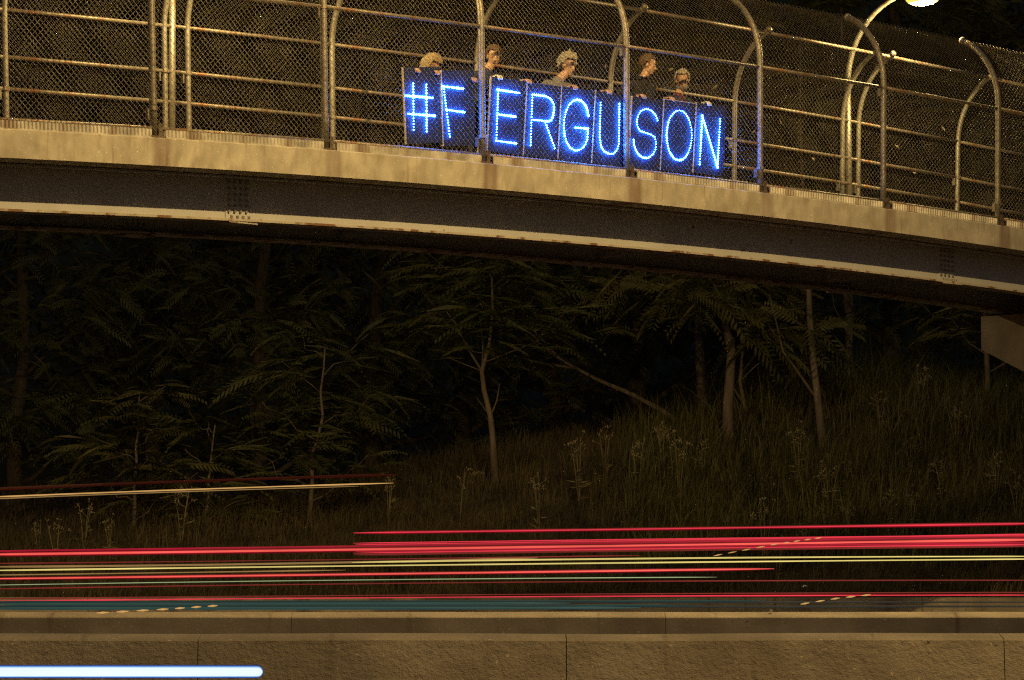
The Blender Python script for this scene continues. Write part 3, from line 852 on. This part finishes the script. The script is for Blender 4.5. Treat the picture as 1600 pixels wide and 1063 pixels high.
# ------------------------------------------------------------------ glowing letter boards
PANELS={
 '#':(3.870,0.170,0.1326,[[(0.145, 0.71), (0.12, 0.166)], [(0.355, 0.692), (0.327, 0.14)], [(0.018, 0.571), (0.447, 0.532)], [(0.041, 0.357), (0.468, 0.319)]]),
 'F':(4.469,0.188,0.1134,[[(0.022, 0.71), (0.102, 0.113)], [(0.008, 0.71), (0.342, 0.678)], [(0.051, 0.432), (0.352, 0.398)]]),
 'E':(5.195,0.182,0.0000,[[(0.118, 0.737), (0.135, 0.139)], [(0.104, 0.75), (0.478, 0.747)], [(0.133, 0.453), (0.434, 0.456)], [(0.125, 0.135), (0.47, 0.133)]]),
 'R':(5.806,0.171,0.0000,[[(0.088, 0.749), (0.103, 0.133)], [(0.088, 0.749), (0.237, 0.755), (0.337, 0.753), (0.414, 0.723), (0.46, 0.668), (0.473, 0.61), (0.463, 0.527), (0.442, 0.477), (0.393, 0.451), (0.104, 0.445)], [(0.337, 0.432), (0.521, 0.135)]]),
 'G':(6.402,0.167,0.0000,[[(0.483, 0.585), (0.451, 0.665), (0.404, 0.72), (0.342, 0.756), (0.265, 0.76), (0.191, 0.735), (0.128, 0.675), (0.084, 0.594), (0.061, 0.496), (0.061, 0.401), (0.086, 0.297), (0.129, 0.218), (0.193, 0.158), (0.28, 0.13), (0.372, 0.147), (0.444, 0.205), (0.484, 0.286), (0.487, 0.42)], [(0.266, 0.415), (0.487, 0.42)]]),
 'U':(6.999,0.164,0.0000,[[(0.087, 0.761), (0.102, 0.337), (0.138, 0.214), (0.193, 0.165), (0.29, 0.138), (0.359, 0.144), (0.424, 0.198), (0.452, 0.285), (0.422, 0.777)]]),
 'S':(7.654,0.158,0.0000,[[(0.474, 0.636), (0.427, 0.706), (0.357, 0.747), (0.265, 0.764), (0.176, 0.739), (0.123, 0.682), (0.096, 0.6), (0.11, 0.528), (0.172, 0.476), (0.272, 0.461), (0.364, 0.449), (0.432, 0.427), (0.467, 0.367), (0.469, 0.276), (0.424, 0.203), (0.337, 0.15), (0.255, 0.143), (0.171, 0.169), (0.109, 0.226), (0.071, 0.291), (0.058, 0.352)]]),
 'O':(8.240,0.171,0.0000,[[(0.538, 0.49), (0.537, 0.407), (0.519, 0.328), (0.487, 0.259), (0.442, 0.204), (0.388, 0.168), (0.328, 0.152), (0.266, 0.157), (0.208, 0.184), (0.155, 0.229), (0.113, 0.292), (0.084, 0.365), (0.07, 0.446), (0.071, 0.529), (0.088, 0.607), (0.12, 0.676), (0.165, 0.731), (0.218, 0.768), (0.278, 0.785), (0.34, 0.78), (0.399, 0.754), (0.452, 0.708), (0.494, 0.646), (0.524, 0.571), (0.538, 0.49)]]),
 'N':(8.849,0.187,0.0000,[[(0.106, 0.736), (0.107, 0.116)], [(0.105, 0.742), (0.448, 0.105)], [(0.449, 0.734), (0.447, 0.117)]]),
}
PW = {'#': 0.59, 'F': 0.545, 'E': 0.605, 'R': 0.59, 'G': 0.59, 'U': 0.60, 'S': 0.58, 'O': 0.60, 'N': 0.585}
BRIGHT = {'#': 0.75, 'F': 1.1, 'E': 1.1, 'R': 1.0, 'G': 2.1, 'U': 0.95, 'S': 0.85, 'O': 0.7, 'N': 1.25}
TB, TT, PH = 0.13, 0.06, 0.90
ledr = random.Random(3)
octa_v = np.array([(1, 0, 0), (-1, 0, 0), (0, 1, 0), (0, -1, 0), (0, 0, 1), (0, 0, -1)], float)
octa_t = [(0, 2, 4), (2, 1, 4), (1, 3, 4), (3, 0, 4), (2, 0, 5), (1, 2, 5), (3, 1, 5), (0, 3, 5)]
WORD = {'#': 'number sign', }
for ch, (u, h, rot, lines) in PANELS.items():
    o_ = BP(u, TB, h)
    up = BZ*math.sqrt(1-((TB-TT)/PH)**2) - BN*(TB-TT)/PH
    a_ = BU*math.cos(rot) + up*math.sin(rot); b_ = up*math.cos(rot) - BU*math.sin(rot); c_ = np.cross(a_, b_)   # c_ faces out to the road
    nm = 'number sign' if ch == '#' else 'letter ' + ch
    root = empty('letter_board', tuple(o_), 'black board with the %s outlined in glowing blue LEDs behind the fence' % nm, 'sign', 'glowing letter boards')
    w = PW[ch]
    m = MB(); m.box(o_ - c_*0.012, a_*w, b_*PH, c_*0.012); m.build('board', M['board'], root)
    m = MB(); m.box(o_ - c_*0.014 - a_*0.004, a_*0.013, b_*(PH+0.004), c_*0.022); m.build('edge_strip', M['edge'], root)
    if ch in 'O':
        m = MB(); m.box(o_ + b_*PH - c_*0.014 + a_*0.01, a_*(w-0.01), b_*0.009, c_*0.02); m.build('edge_strip', M['edge'], root)
    lm = emis('blue_leds_' + ch, (0.022, 0.18, 1.0), 215*BRIGHT[ch], (0.3, 0.4, 0.6))
    m = MB()
    for pl in lines:
        P = np.array(pl); seg = np.linalg.norm(np.diff(P, axis=0), axis=1); L = np.concatenate([[0], np.cumsum(seg)])
        horiz = len(P) == 2 and abs(P[0, 1]-P[1, 1]) < 0.08
        n = int(L[-1]/(0.026 if horiz else 0.033))
        for s in np.linspace(0, L[-1], n+1):
            x = np.interp(s, L, P[:, 0]); y = np.interp(s, L, P[:, 1])
            x = min(x, w-0.015)
            r = 0.0116*ledr.uniform(0.85, 1.15)*(1+0.28*math.sin(7*x+5*y+u*9))
            m.add(o_ + a_*x + b_*y + c_*0.019 + octa_v[:, :1]*a_*r + octa_v[:, 1:2]*b_*r + octa_v[:, 2:3]*c_*0.012, (), octa_t)
    o = m.build('led_lights', lm, root); o['kind'] = 'stuff'

# ------------------------------------------------------------------ people holding the boards
def add_ball(bm, c, r, sc=(1, 1, 1), rot=None, sub=2):
    ret = bmesh.ops.create_icosphere(bm, subdivisions=sub, radius=r)
    mt = Matrix.Translation(Vector(c)) @ (rot.to_4x4() if rot is not None else Matrix()) @ Matrix.Diagonal((*sc, 1))
    bmesh.ops.transform(bm, matrix=mt, verts=ret['verts'])
def add_limb(bm, p0, p1, r0, r1):
    p0, p1 = Vector(p0), Vector(p1)
    d = p1-p0
    if d.length < 1e-5: return
    ret = bmesh.ops.create_cone(bm, cap_ends=True, segments=12, radius1=r0, radius2=r1, depth=d.length)
    q = d.to_track_quat('Z', 'Y').to_matrix().to_4x4()
    bmesh.ops.transform(bm, matrix=Matrix.Translation((p0+p1)/2) @ q, verts=ret['verts'])
    add_ball(bm, p0, r0); add_ball(bm, p1, r1)

def person(label, u0, head_u, head_h, yaw, pitch, hands, hair, coat, height_n=0.50, glove=None, hair_size=1.0, curly=0.0, lean=0.0, beard=False, shirt=False, long=False):
    """standing on the walkway, facing out over the near fence; hands: list of (u, h) on the board tops, right hand (towards -u) first"""
    root = empty('person', tuple(BP(u0, height_n, -0.12)), label, 'person', 'people holding the letter boards')
    z0 = float(zb(u0)) - 0.12
    # local axes: x = along bridge, y = outwards (towards the fence), z up
    def toW(p): return B0 + BU*(u0+p[0]) + BN*(height_n-p[1]) + BZ*(z0+p[2])
    hx = head_u-u0; hz = head_h+0.12 + (float(zb(head_u))-float(zb(u0)))
    hc = Vector((hx, 0.02+lean, hz))                 # head centre
    sz = hz - 0.245                                  # shoulder line
    sh = Vector((hx*0.6, lean*0.6-0.02, sz)); hip = Vector((0, -0.06, min(0.92, sz-0.40)))
    bm = bmesh.new(); caps = []
    def limb(p0, p1, r0, r1, mi):
        add_limb(bm, p0, p1, r0, r1); caps.append((Vector(p0), Vector(p1), r0, r1, mi))
    SK, CO, TR, SHO, LI, GL, SR = range(7)
    # trunk
    limb(hip+Vector((-0.07, 0, 0)), hip+Vector((0.07, 0, 0)), 0.125, 0.125, TR)
    mid = (hip+sh)/2+Vector((0, 0.0, 0.02))
    limb(hip, mid, 0.15, 0.15, CO)
    limb(mid+Vector((-0.06, 0, 0)), sh+Vector((-0.09, 0, -0.08)), 0.125, 0.125, CO); limb(mid+Vector((0.06, 0, 0)), sh+Vector((0.09, 0, -0.08)), 0.125, 0.125, CO)
    limb(sh+Vector((-0.17, 0, -0.02)), sh+Vector((0.17, 0, -0.02)), 0.075, 0.075, CO)
    limb(sh+Vector((0, 0, 0.0)), sh+Vector((0, 0.0, 0.05)), 0.10, 0.07, SR if shirt else CO)
    limb(sh+Vector((0, 0, 0.05)), hc+Vector((0, -0.01, -0.06)), 0.056, 0.054, SK)
    # legs
    for s in (-1, 1):
        h_ = hip+Vector((s*0.09, 0, -0.04)); k_ = Vector((s*0.11, 0.02, hip.z*0.53)); a_ = Vector((s*0.11, -0.03, 0.09))
        limb(h_, k_, 0.088, 0.062, TR); limb(k_, a_, 0.06, 0.042, TR)
        limb(Vector((s*0.115, -0.06, 0.045)), Vector((s*0.125, 0.13, 0.035)), 0.045, 0.035, SHO)
    # arms and hands
    for i, (hu, hh) in enumerate(hands):
        s = -1 if i == 0 else 1
        gl = GL if glove == i else SK
        hp = Vector((hu-u0, height_n-0.065, hh+0.12+float(zb(hu))-float(zb(u0))))    # top edge of the board
        wr_ = hp + Vector((0.01*s, -0.085, 0.015))
        shd = sh+Vector((s*0.18, 0, -0.02))
        el = (shd+wr_)/2 + Vector((s*0.10, -0.06, -0.13))
        limb(shd, el, 0.058, 0.046, CO); limb(el, wr_+Vector((0, -0.03, -0.005)), 0.045, 0.032, CO)
        limb(wr_+Vector((0, -0.03, 0)), wr_, 0.027, 0.027, gl)
        pk = hp + Vector((0, -0.02, 0.028))
        for f in range(4):
            fx = (f-1.5)*0.021
            ln = (0.9, 1.0, 0.95, 0.78)[f if s > 0 else 3-f]
            kn = pk + Vector((fx, 0, 0.004-0.004*abs(f-1.5)))
            limb(wr_+Vector((fx*0.5, 0, 0)), kn, 0.014, 0.012, gl)
            m1 = kn + Vector((fx*0.15, 0.034*ln, -0.006)); m2 = m1 + Vector((0, 0.014, -0.026*ln)); tp = m2 + Vector((0, -0.002, -0.024*ln))
            limb(kn, m1, 0.0105, 0.0098, gl); limb(m1, m2, 0.0098, 0.009, gl); limb(m2, tp, 0.009, 0.0078, gl)
        t0 = wr_+Vector((-s*0.02, 0.012, -0.005)); t1 = t0+Vector((-s*0.026, 0.02, -0.004)); t2 = t1 + Vector((-s*0.004, 0.012, -0.03))
        limb(t0, t1, 0.014, 0.012, gl); limb(t1, t2, 0.0115, 0.009, gl)
    # head
    R = Matrix.Rotation(-yaw, 3, 'Z') @ Matrix.Rotation(-pitch, 3, 'X')
    H = lambda x, y, z: hc + R @ Vector((x, y, z))
    def ball(x, y, z, r, sc, mi=SK):
        add_ball(bm, H(x, y, z), r, sc, R, 3); caps.append((H(x, y, z), H(x, y, z)+Vector((0, 0, 1e-4)), r, r, mi))
    ball(0, -0.012, 0.035, 0.1, (0.76, 0.95, 0.92))
    ball(0, 0.025, -0.03, 0.075, (0.84, 0.88, 1.12))
    ball(0, 0.052, -0.085, 0.034, (1.05, 0.9, 0.75))
    ball(0, 0.068, 0.030, 0.027, (1.6, 0.4, 0.5))
    for s in (-1, 1):
        ball(s*0.074, -0.012, 0.0, 0.03, (0.35, 0.7, 1.05))
        ball(s*0.036, 0.062, -0.022, 0.026, (0.95, 0.5, 0.8)); ball(s*0.033, 0.066, 0.006, 0.017, (1.1, 0.7, 0.8))
    limb(H(0, 0.083, 0.02), H(0, 0.106, -0.022), 0.010, 0.015, SK)
    ball(0, 0.083, -0.056, 0.017, (1.5, 0.6, 0.5), LI)
    me0 = bpy.data.meshes.new('tmp'); bm.to_mesh(me0); bm.free()
    ob = bpy.data.objects.new('tmp', me0); COL.objects.link(ob)
    md = ob.modifiers.new('r', 'REMESH'); md.mode = 'VOXEL'; md.voxel_size = 0.0065
    ms = ob.modifiers.new('s', 'SMOOTH'); ms.factor = 0.5; ms.iterations = 3
    dg = bpy.context.evaluated_depsgraph_get(); dg.update()
    me = bpy.data.meshes.new_from_object(ob.evaluated_get(dg))
    bpy.data.objects.remove(ob)
    co = np.empty(len(me.vertices)*3, np.float32); me.vertices.foreach_get('co', co); co = co.reshape(-1, 3)
    best = np.full(len(co), 1e9); idx = np.zeros(len(co), int)
    for p0, p1, r0, r1, mi in caps:
        p0 = np.array(p0); d = np.array(p1)-p0; L2 = d @ d
        t = np.clip((co-p0) @ d/L2, 0, 1); dist = np.linalg.norm(co-p0-t[:, None]*d, axis=1) - (r0+(r1-r0)*t)
        k = dist < best; best[k] = dist[k]; idx[k] = mi
    # head and neck skin stays skin
    Rm = np.array(R); loc = (co-np.array(hc)) @ Rm
    headk = (np.abs(loc[:, 0]) < 0.1) & (loc[:, 2] > -0.115) & (np.abs(loc[:, 1]) < 0.14)
    idx[headk & (idx != LI)] = SK
    fv = np.empty(len(me.loops), np.int32); me.loops.foreach_get('vertex_index', fv)
    st = np.empty(len(me.polygons), np.int32); me.polygons.foreach_get('loop_start', st)
    me.polygons.foreach_set('material_index', idx[fv[st]].astype(np.int32))
    W = np.array([toW(p) for p in co]) - np.array(root.location)
    me.vertices.foreach_set('co', W.astype(np.float32).ravel())
    me.polygons.foreach_set('use_smooth', np.ones(len(me.polygons), bool))
    for k in ('skin', coat, 'trouser', 'shoe', 'lip', 'glove', 'shirt'): me.materials.append(M[k])
    me.flip_normals() if False else None
    me.name = 'body'; link('body', me, root)
    # hair: a lumpy cap, open at the face
    bm = bmesh.new(); bmesh.ops.create_icosphere(bm, subdivisions=5, radius=1)
    kill = []
    for v in bm.verts:
        d = v.co.normalized(); y_, z_ = d.y, d.z
        face = (y_ > 0.30 and z_ < 0.60) or (z_ < -0.30 and y_ > -0.35) or z_ < -0.62 or (abs(d.x) > 0.75 and z_ < 0.0 and y_ > -0.12)
        if long: face = (y_ > 0.30 and z_ < 0.45) or z_ < -0.97
        if face: kill.append(v); continue
        flare = 1.0 + (0.28*max(0, 0.25-z_) if long else 0)
        rr = 1.0 + (0.05+0.16*curly)*mnoise.noise(d*(3.2+3*curly)) + (0.03+0.07*curly)*mnoise.noise(d*11) + 0.03*mnoise.noise(d*25)
        v.co = Vector((d.x*0.086*hair_size*flare, d.y*0.107*hair_size*flare-0.012, d.z*(0.104 if d.z > 0 or not long else 0.16)*hair_size+0.036))
        rr *= 1 - 0.09*max(0.0, y_)
        v.co = Vector((v.co.x*rr, v.co.y*rr, v.co.z*rr))
    bmesh.ops.delete(bm, geom=kill, context='VERTS')
    ext = bmesh.ops.solidify(bm, geom=bm.faces[:], thickness=-0.012)
    for v in bm.verts: v.co = Vector(toW(hc + R @ v.co) - np.array(root.location))
    me = bpy.data.meshes.new('hair'); bm.to_mesh(me); bm.free(); me.materials.append(M[hair]); link('hair', me, root)
    if beard:
        bm = bmesh.new(); bmesh.ops.create_icosphere(bm, subdivisions=4, radius=1)
        kill = []
        for v in bm.verts:
            d = v.co.normalized()
            if d.z > -0.05 - 0.5*max(0, d.y-0.55) or d.y < 0.05: kill.append(v); continue
            rr = 1+0.06*mnoise.noise(d*9)
            v.co = Vector((d.x*0.069*rr, d.y*0.077*rr+0.024, d.z*0.098*rr-0.028))
        bmesh.ops.delete(bm, geom=kill, context='VERTS')
        bmesh.ops.solidify(bm, geom=bm.faces[:], thickness=-0.008)
        for v in bm.verts: v.co = Vector(toW(hc + R @ v.co) - np.array(root.location))
        me = bpy.data.meshes.new('beard'); bm.to_mesh(me); bm.free(); me.materials.append(M[hair]); link('beard', me, root)
    for s in (-1, 1):
        bm = bmesh.new(); bmesh.ops.create_icosphere(bm, subdivisions=2, radius=0.0068)
        me = bpy.data.meshes.new('eye'); bm.to_mesh(me); bm.free(); me.materials.append(M['eye'])
        link('eye', me, root, Vector(toW(H(s*0.033, 0.079, 0.006)) - np.array(root.location)))
    return root

person('stooping person with fair hair, bent low behind the number sign board', 4.52, 4.51, 1.17, 0.3, 0.55, [(3.98, 1.045), (4.30, 1.045)], 'hair_blond', 'jacket', lean=0.08, height_n=0.46, hair_size=1.12, long=True, curly=0.2)
person('person with brown hair tilting their head down behind the gap before letter E', 5.42, 5.62, 1.40, -0.5, 0.35, [(4.91, 1.01), (5.34, 1.075)], 'hair_brown', 'jacket3', glove=1, lean=0.03)
person('person with bushy grey hair in a grey sweater behind letters R and G', 6.55, 6.93, 1.40, 0.0, 0.3, [(5.83, 1.066), (6.63, 1.066)], 'hair_grey', 'jacket2', hair_size=1.22, curly=1.0, lean=0.02)
person('tallest person, brown hair and dark coat, looking right over the letter S', 8.2, 8.38, 1.555, 0.75, 0.25, [(7.24, 1.062), (7.86, 1.062)], 'hair_brown', 'jacket', lean=0.02, hair_size=1.03)
person('person with curly grey hair and beard in a navy coat behind letters O and N', 8.95, 9.04, 1.42, -0.75, 0.2, [(8.39, 1.078), (9.08, 1.085)], 'hair_grey', 'jacket3', glove=1, curly=0.35, beard=True, shirt=True, hair_size=1.06)

# ------------------------------------------------------------------ light streaks of the traffic
def streak(pts, r, m_, label, halo=None, soft=True, name='light_streak'):
    """a band of light along a lane; it thins out towards its ends and swells a little along the way"""
    pts = np.array(pts, float)
    n = 60
    t = 0.5-0.5*np.cos(np.pi*np.linspace(0, 1, n))
    c1, c2 = np.polyfit(pts[:, 0], pts[:, 1], 2), np.polyfit(pts[:, 0], pts[:, 2], 2)
    xs_ = pts[0, 0] + (pts[-1, 0]-pts[0, 0])*t
    P = np.stack([xs_, np.polyval(c1, xs_), np.polyval(c2, xs_)], -1)
    def body(k, dy):
        sr = np.random.default_rng(int(abs(pts[0, 2])*1e4) % 9973)
        w = np.convolve(sr.normal(0, 1, n+12), np.ones(13)/13, 'valid')[:n]
        rr = r*k*(1+0.35*w*(1 if soft else 0.1))
        e = np.minimum(t, 1-t)*(pts[-1, 0]-pts[0, 0])
        if soft: rr = rr*np.clip(0.08+e/0.5, 0, 1)**0.6
        else: rr = rr*np.sqrt(np.clip(1-(1-np.clip(e/(r*k), 0.02, 1))**2, 0, 1))
        mb = MB(); mb.tube(P+np.array([0, dy, 0]), rr, 8)
        return mb
    o = tag(body(1.0, 0).build(name, m_, None, True), label, 'light streak', 'light streaks of passing traffic')
    for j, (k, hm) in enumerate(halo or ()):
        h = body(k, r*k*1.3+0.01*j).build('halo', hm, o, True)
    return o
def E_(n, c, s):
    m = emis(n, c, s, (0.02, 0.02, 0.02))
    nt, N, L, P = nodes(m)
    P.inputs['Specular IOR Level'].default_value = 0.0
    tc = N.new('ShaderNodeTexCoord'); mp = N.new('ShaderNodeMapping'); mp.inputs['Scale'].default_value = (0.55, 3, 3)
    L.new(tc.outputs['Object'], mp.inputs['Vector'])
    nz = N.new('ShaderNodeTexNoise'); nz.inputs['Scale'].default_value = 1.0; nz.inputs['Detail'].default_value = 3
    L.new(mp.outputs[0], nz.inputs['Vector'])
    mr = N.new('ShaderNodeMapRange'); mr.inputs['From Min'].default_value = 0.3; mr.inputs['From Max'].default_value = 0.7
    mr.inputs['To Min'].default_value = 0.72*s; mr.inputs['To Max'].default_value = 1.2*s
    L.new(nz.outputs['Fac'], mr.inputs['Value']); L.new(mr.outputs[0], P.inputs['Emission Strength'])
    return m
M['s_red'] = E_('streak_red', (1.0, 0.045, 0.08), 0.78)
M['s_hot'] = E_('streak_hot_red', (1.0, 0.12, 0.09), 0.95)
M['s_deep'] = E_('streak_deep_red', (1.0, 0.02, 0.07), 0.34)
M['s_dark'] = E_('streak_dark_red', (1.0, 0.03, 0.05), 0.10)
M['s_dim'] = E_('streak_dim_red', (1.0, 0.10, 0.09), 0.17)
M['s_faint'] = E_('streak_faint_red', (1.0, 0.10, 0.05), 0.03)
M['s_yel'] = E_('streak_yellow', (1.0, 0.80, 0.24), 0.75)
M['s_tan'] = E_('streak_tan', (1.0, 0.58, 0.20), 0.28)
M['s_amber'] = E_('streak_amber', (1.0, 0.55, 0.17), 0.65)
M['s_pale'] = E_('streak_pale_green', (0.75, 0.9, 0.45), 0.42)
M['s_white'] = E_('streak_white_blue', (0.80, 0.93, 1.0), 1.15)
M['s_ice'] = E_('streak_ice_blue', (0.42, 0.72, 1.0), 1.0)
M['s_sky'] = E_('streak_sky_blue', (0.20, 0.46, 1.0), 0.85)
M['s_blue'] = E_('streak_blue', (0.09, 0.26, 1.0), 0.55)
M['s_navy'] = E_('streak_navy', (0.06, 0.18, 1.0), 0.16)
M['s_teal2'] = E_('streak_dark_teal', (0.30, 0.85, 0.78), 0.040)
M['s_slate'] = E_('streak_slate', (0.75, 0.80, 0.72), 0.030)
M['s_teal'] = E_('streak_teal', (0.34, 0.85, 0.75), 0.070)
px = lambda Y: Y/5400.0
streak([(-2.064, 45.0, 2.055), (1.664, 45.0, 2.105), (6.992, 45.0, 2.18)], 0.9*px(45), M['s_red'], 'topmost thin red light streak, starting abruptly left of centre', [(1.8, M['s_deep']), (3.2, M['s_dark'])])
streak([(-2.063, 45.0, 1.922), (1.664, 45.0, 1.972), (6.99, 45.0, 2.03)], 0.9*px(45), M['s_red'], 'thin red light streak along the top of the red bundle')
streak([(-6.832, 44.0, 1.761), (-2.017, 44.0, 1.826), (6.834, 44.0, 1.956)], 1.5*px(44), M['s_hot'], 'brightest orange red light streak crossing the whole picture in the red bundle', [(1.6, M['s_deep']), (2.6, M['s_dark'])])
streak([(-6.863, 44.2, 1.804), (-2.027, 44.2, 1.869), (6.865, 44.2, 2.0)], 1.8*px(44), M['s_deep'], 'deep crimson light streak hugging the top of the brightest red one')
streak([(-2.01, 44.4, 1.895), (1.6, 44.4, 1.945), (6.9, 44.4, 2.035)], 0.8*px(44), M['s_red'], 'finest red light streak in the upper half of the red bundle')
streak([(-1.994, 43.5, 1.775), (1.608, 43.5, 1.827), (6.756, 43.5, 1.884)], 0.95*px(43.5), M['s_red'], 'thin red light streak along the bottom of the red bundle')
streak([(-1.99, 43.7, 1.755), (1.61, 43.7, 1.808), (6.76, 43.7, 1.866)], 1.4*px(43.5), M['s_dim'], 'dull red light streak just under the red bundle')
streak([(-1.99, 44.0, 1.80), (1.61, 44.0, 1.852), (6.8, 44.0, 1.915)], 1.5*px(44), M['s_deep'], 'crimson light streak between the brightest red one and the bundle bottom')
streak([(-6.364, 41.0, 1.582), (-1.576, 41.0, 1.643), (0.303, 41.0, 1.688)], 1.6*px(41), M['s_tan'], 'tan light streak ending right of centre above the yellow pair')
streak([(-6.52, 42.0, 1.629), (-1.615, 42.0, 1.684), (1.553, 42.0, 1.73)], 1.0*px(42), M['s_dim'], 'thin dull red light streak just above the tan one')
streak([(-1.848, 40.0, 1.626), (1.479, 40.0, 1.67), (6.21, 40.0, 1.696)], 1.15*px(40), M['s_yel'], 'upper of the two yellow light streaks, starting left of centre')
streak([(-6.209, 40.0, 1.53), (-1.538, 40.0, 1.589), (6.21, 40.0, 1.667)], 1.1*px(40), M['s_yel'], 'lower of the two yellow light streaks, crossing the whole picture')
streak([(-6.1, 39.6, 1.475), (-2.9, 39.6, 1.52), (-1.9, 39.6, 1.535)], 0.9*px(40), M['s_tan'], 'short thin tan light streak at the left below the yellow line')
streak([(-6.052, 39.0, 1.43), (-1.441, 39.0, 1.487), (2.955, 39.0, 1.545)], 1.1*px(39), M['s_hot'], 'bright red light streak below the yellow pair, ending right of centre', [(1.6, M['s_deep']), (2.4, M['s_dark'])])
streak([(-5.896, 38.0, 1.355), (-1.404, 38.0, 1.418), (2.247, 38.0, 1.446)], 0.7*px(38), M['s_pale'], 'hair thin pale green light streak')
streak([(-5.741, 37.0, 1.311), (-1.367, 37.0, 1.373), (5.742, 37.0, 1.407)], 0.9*px(37), M['s_dim'], 'thin dull red light streak under the pale green one')
streak([(-5.584, 36.0, 1.184), (-1.33, 36.0, 1.223), (5.585, 36.0, 1.25)], 0.9*px(36), M['s_red'], 'lowest thin red light streak, just above the low wall')
streak([(-5.615, 36.2, 1.21), (-1.337, 36.2, 1.247), (5.616, 36.2, 1.277)], 0.9*px(36), M['s_dim'], 'dull red light streak doubling the lowest red one from above')
streak([(-7.462, 48.0, 2.597), (-4.442, 48.0, 2.712), (-1.644, 48.0, 2.801)], 1.0*px(48), M['s_amber'], 'amber light streak high at the left, ending before the sapling')
streak([(-7.462, 48.0, 2.57), (-4.442, 48.0, 2.685), (-2.132, 48.0, 2.756)], 0.8*px(48), M['s_tan'], 'thinner tan light streak just under the high amber one')
streak([(-7.51, 48.3, 2.712), (-4.471, 48.3, 2.837), (-1.61, 48.3, 2.927)], 2.2*px(48), M['s_faint'], 'very faint red light streak above the high amber one')
streak([(-1.95, 11.5, 0.996), (-1.272, 11.5, 0.996), (-0.828, 11.5, 0.996)], 6.6*px(11.5), M['s_white'], 'thick white blue headlight streak low in front of the nearest barrier',
       [(1.13, M['s_ice']), (1.27, M['s_sky']), (1.41, M['s_blue']), (1.56, M['s_navy'])], soft=False)
for k, (dz, x1, r_, mm, lab) in enumerate([(0.012, 1.3, 2.2, 's_teal', 'lowest dim teal'), (0.036, 1.9, 1.8, 's_teal2', 'second lowest dim teal'), (0.058, 0.6, 1.7, 's_teal', 'middle dim teal'), (0.080, 2.6, 1.6, 's_teal2', 'second highest dim teal'), (0.024, 5.6, 1.5, 's_slate', 'long slate grey'), (0.068, 5.6, 1.3, 's_slate', 'upper long slate grey')]):
    streak([(-5.43, 35.0+0.12*k, 1.102+dz), (-1.3, 35.0+0.12*k, 1.106+dz), (x1, 35.0+0.12*k, 1.110+dz)], r_*px(35), M[mm], lab + ' light band above the middle barrier')
def dashes(pts, n, r, m_, label):
    pts = np.array(pts, float); mb = MB()
    for i in range(n):
        t = np.array([i/n, (i+0.3)/n, (i+0.6)/n]); k = np.linspace(0, 1, len(pts))
        P = np.stack([np.interp(t, k, pts[:, j]) for j in range(3)], -1)
        mb.tube(P, [r*0.3, r, r*0.3], 6)
    return tag(mb.build('light_streak', m_, None, True), label, 'light streak', 'light streaks of passing traffic')
dashes([(2.476, 42.5, 1.73), (3.261, 42.5, 1.878), (3.853, 42.5, 1.961)], 9, 1.1*px(43), M['s_amber'], 'dashed amber light streak rising across the red bundle on the right')
dashes([(-2.9, 24.2, 1.125), (-2.41, 24.2, 1.152), (-2.01, 24.2, 1.18)], 7, 2.0*px(24), M['s_amber'], 'dashed amber light streak low at the left above the middle barrier')
dashes([(2.83, 34.0, 1.16), (3.2, 34.0, 1.22), (3.58, 34.0, 1.26)], 5, 1.6*px(34), M['s_amber'], 'dashed amber light streak low at the right above the middle barrier')

# dry leaves blown into the far mesh
lr = random.Random(12)
for (u, h) in [(9.9, 1.95), (10.6, 1.75), (11.2, 2.05), (12.1, 1.9), (12.9, 1.35), (13.5, 1.55), (11.6, 1.3), (16.1, 1.5), (16.5, 1.15), (17.2, 1.9), (14.2, 1.1), (10.2, 1.35)]:
    p = BP(u, WID-0.01, h)
    a = np.array([lr.uniform(-1, 1), lr.uniform(-0.3, 0.3), lr.uniform(-1, 1)]); a /= np.linalg.norm(a)
    b = np.cross(a, BN); b /= np.linalg.norm(b); L = lr.uniform(0.035, 0.06)
    mb = MB()
    mb.add([p-a*L, p+b*L*0.4-BN*0.008, p+a*L, p-b*L*0.4-BN*0.008, p-BN*0.02], (), [(0, 4, 1), (1, 4, 2), (2, 4, 3), (3, 4, 0)])
    tag(mb.build('dry_leaf', M['seed']), 'small dry leaf caught in the mesh of the far fence', 'leaf', 'dry leaves caught in the far fence')
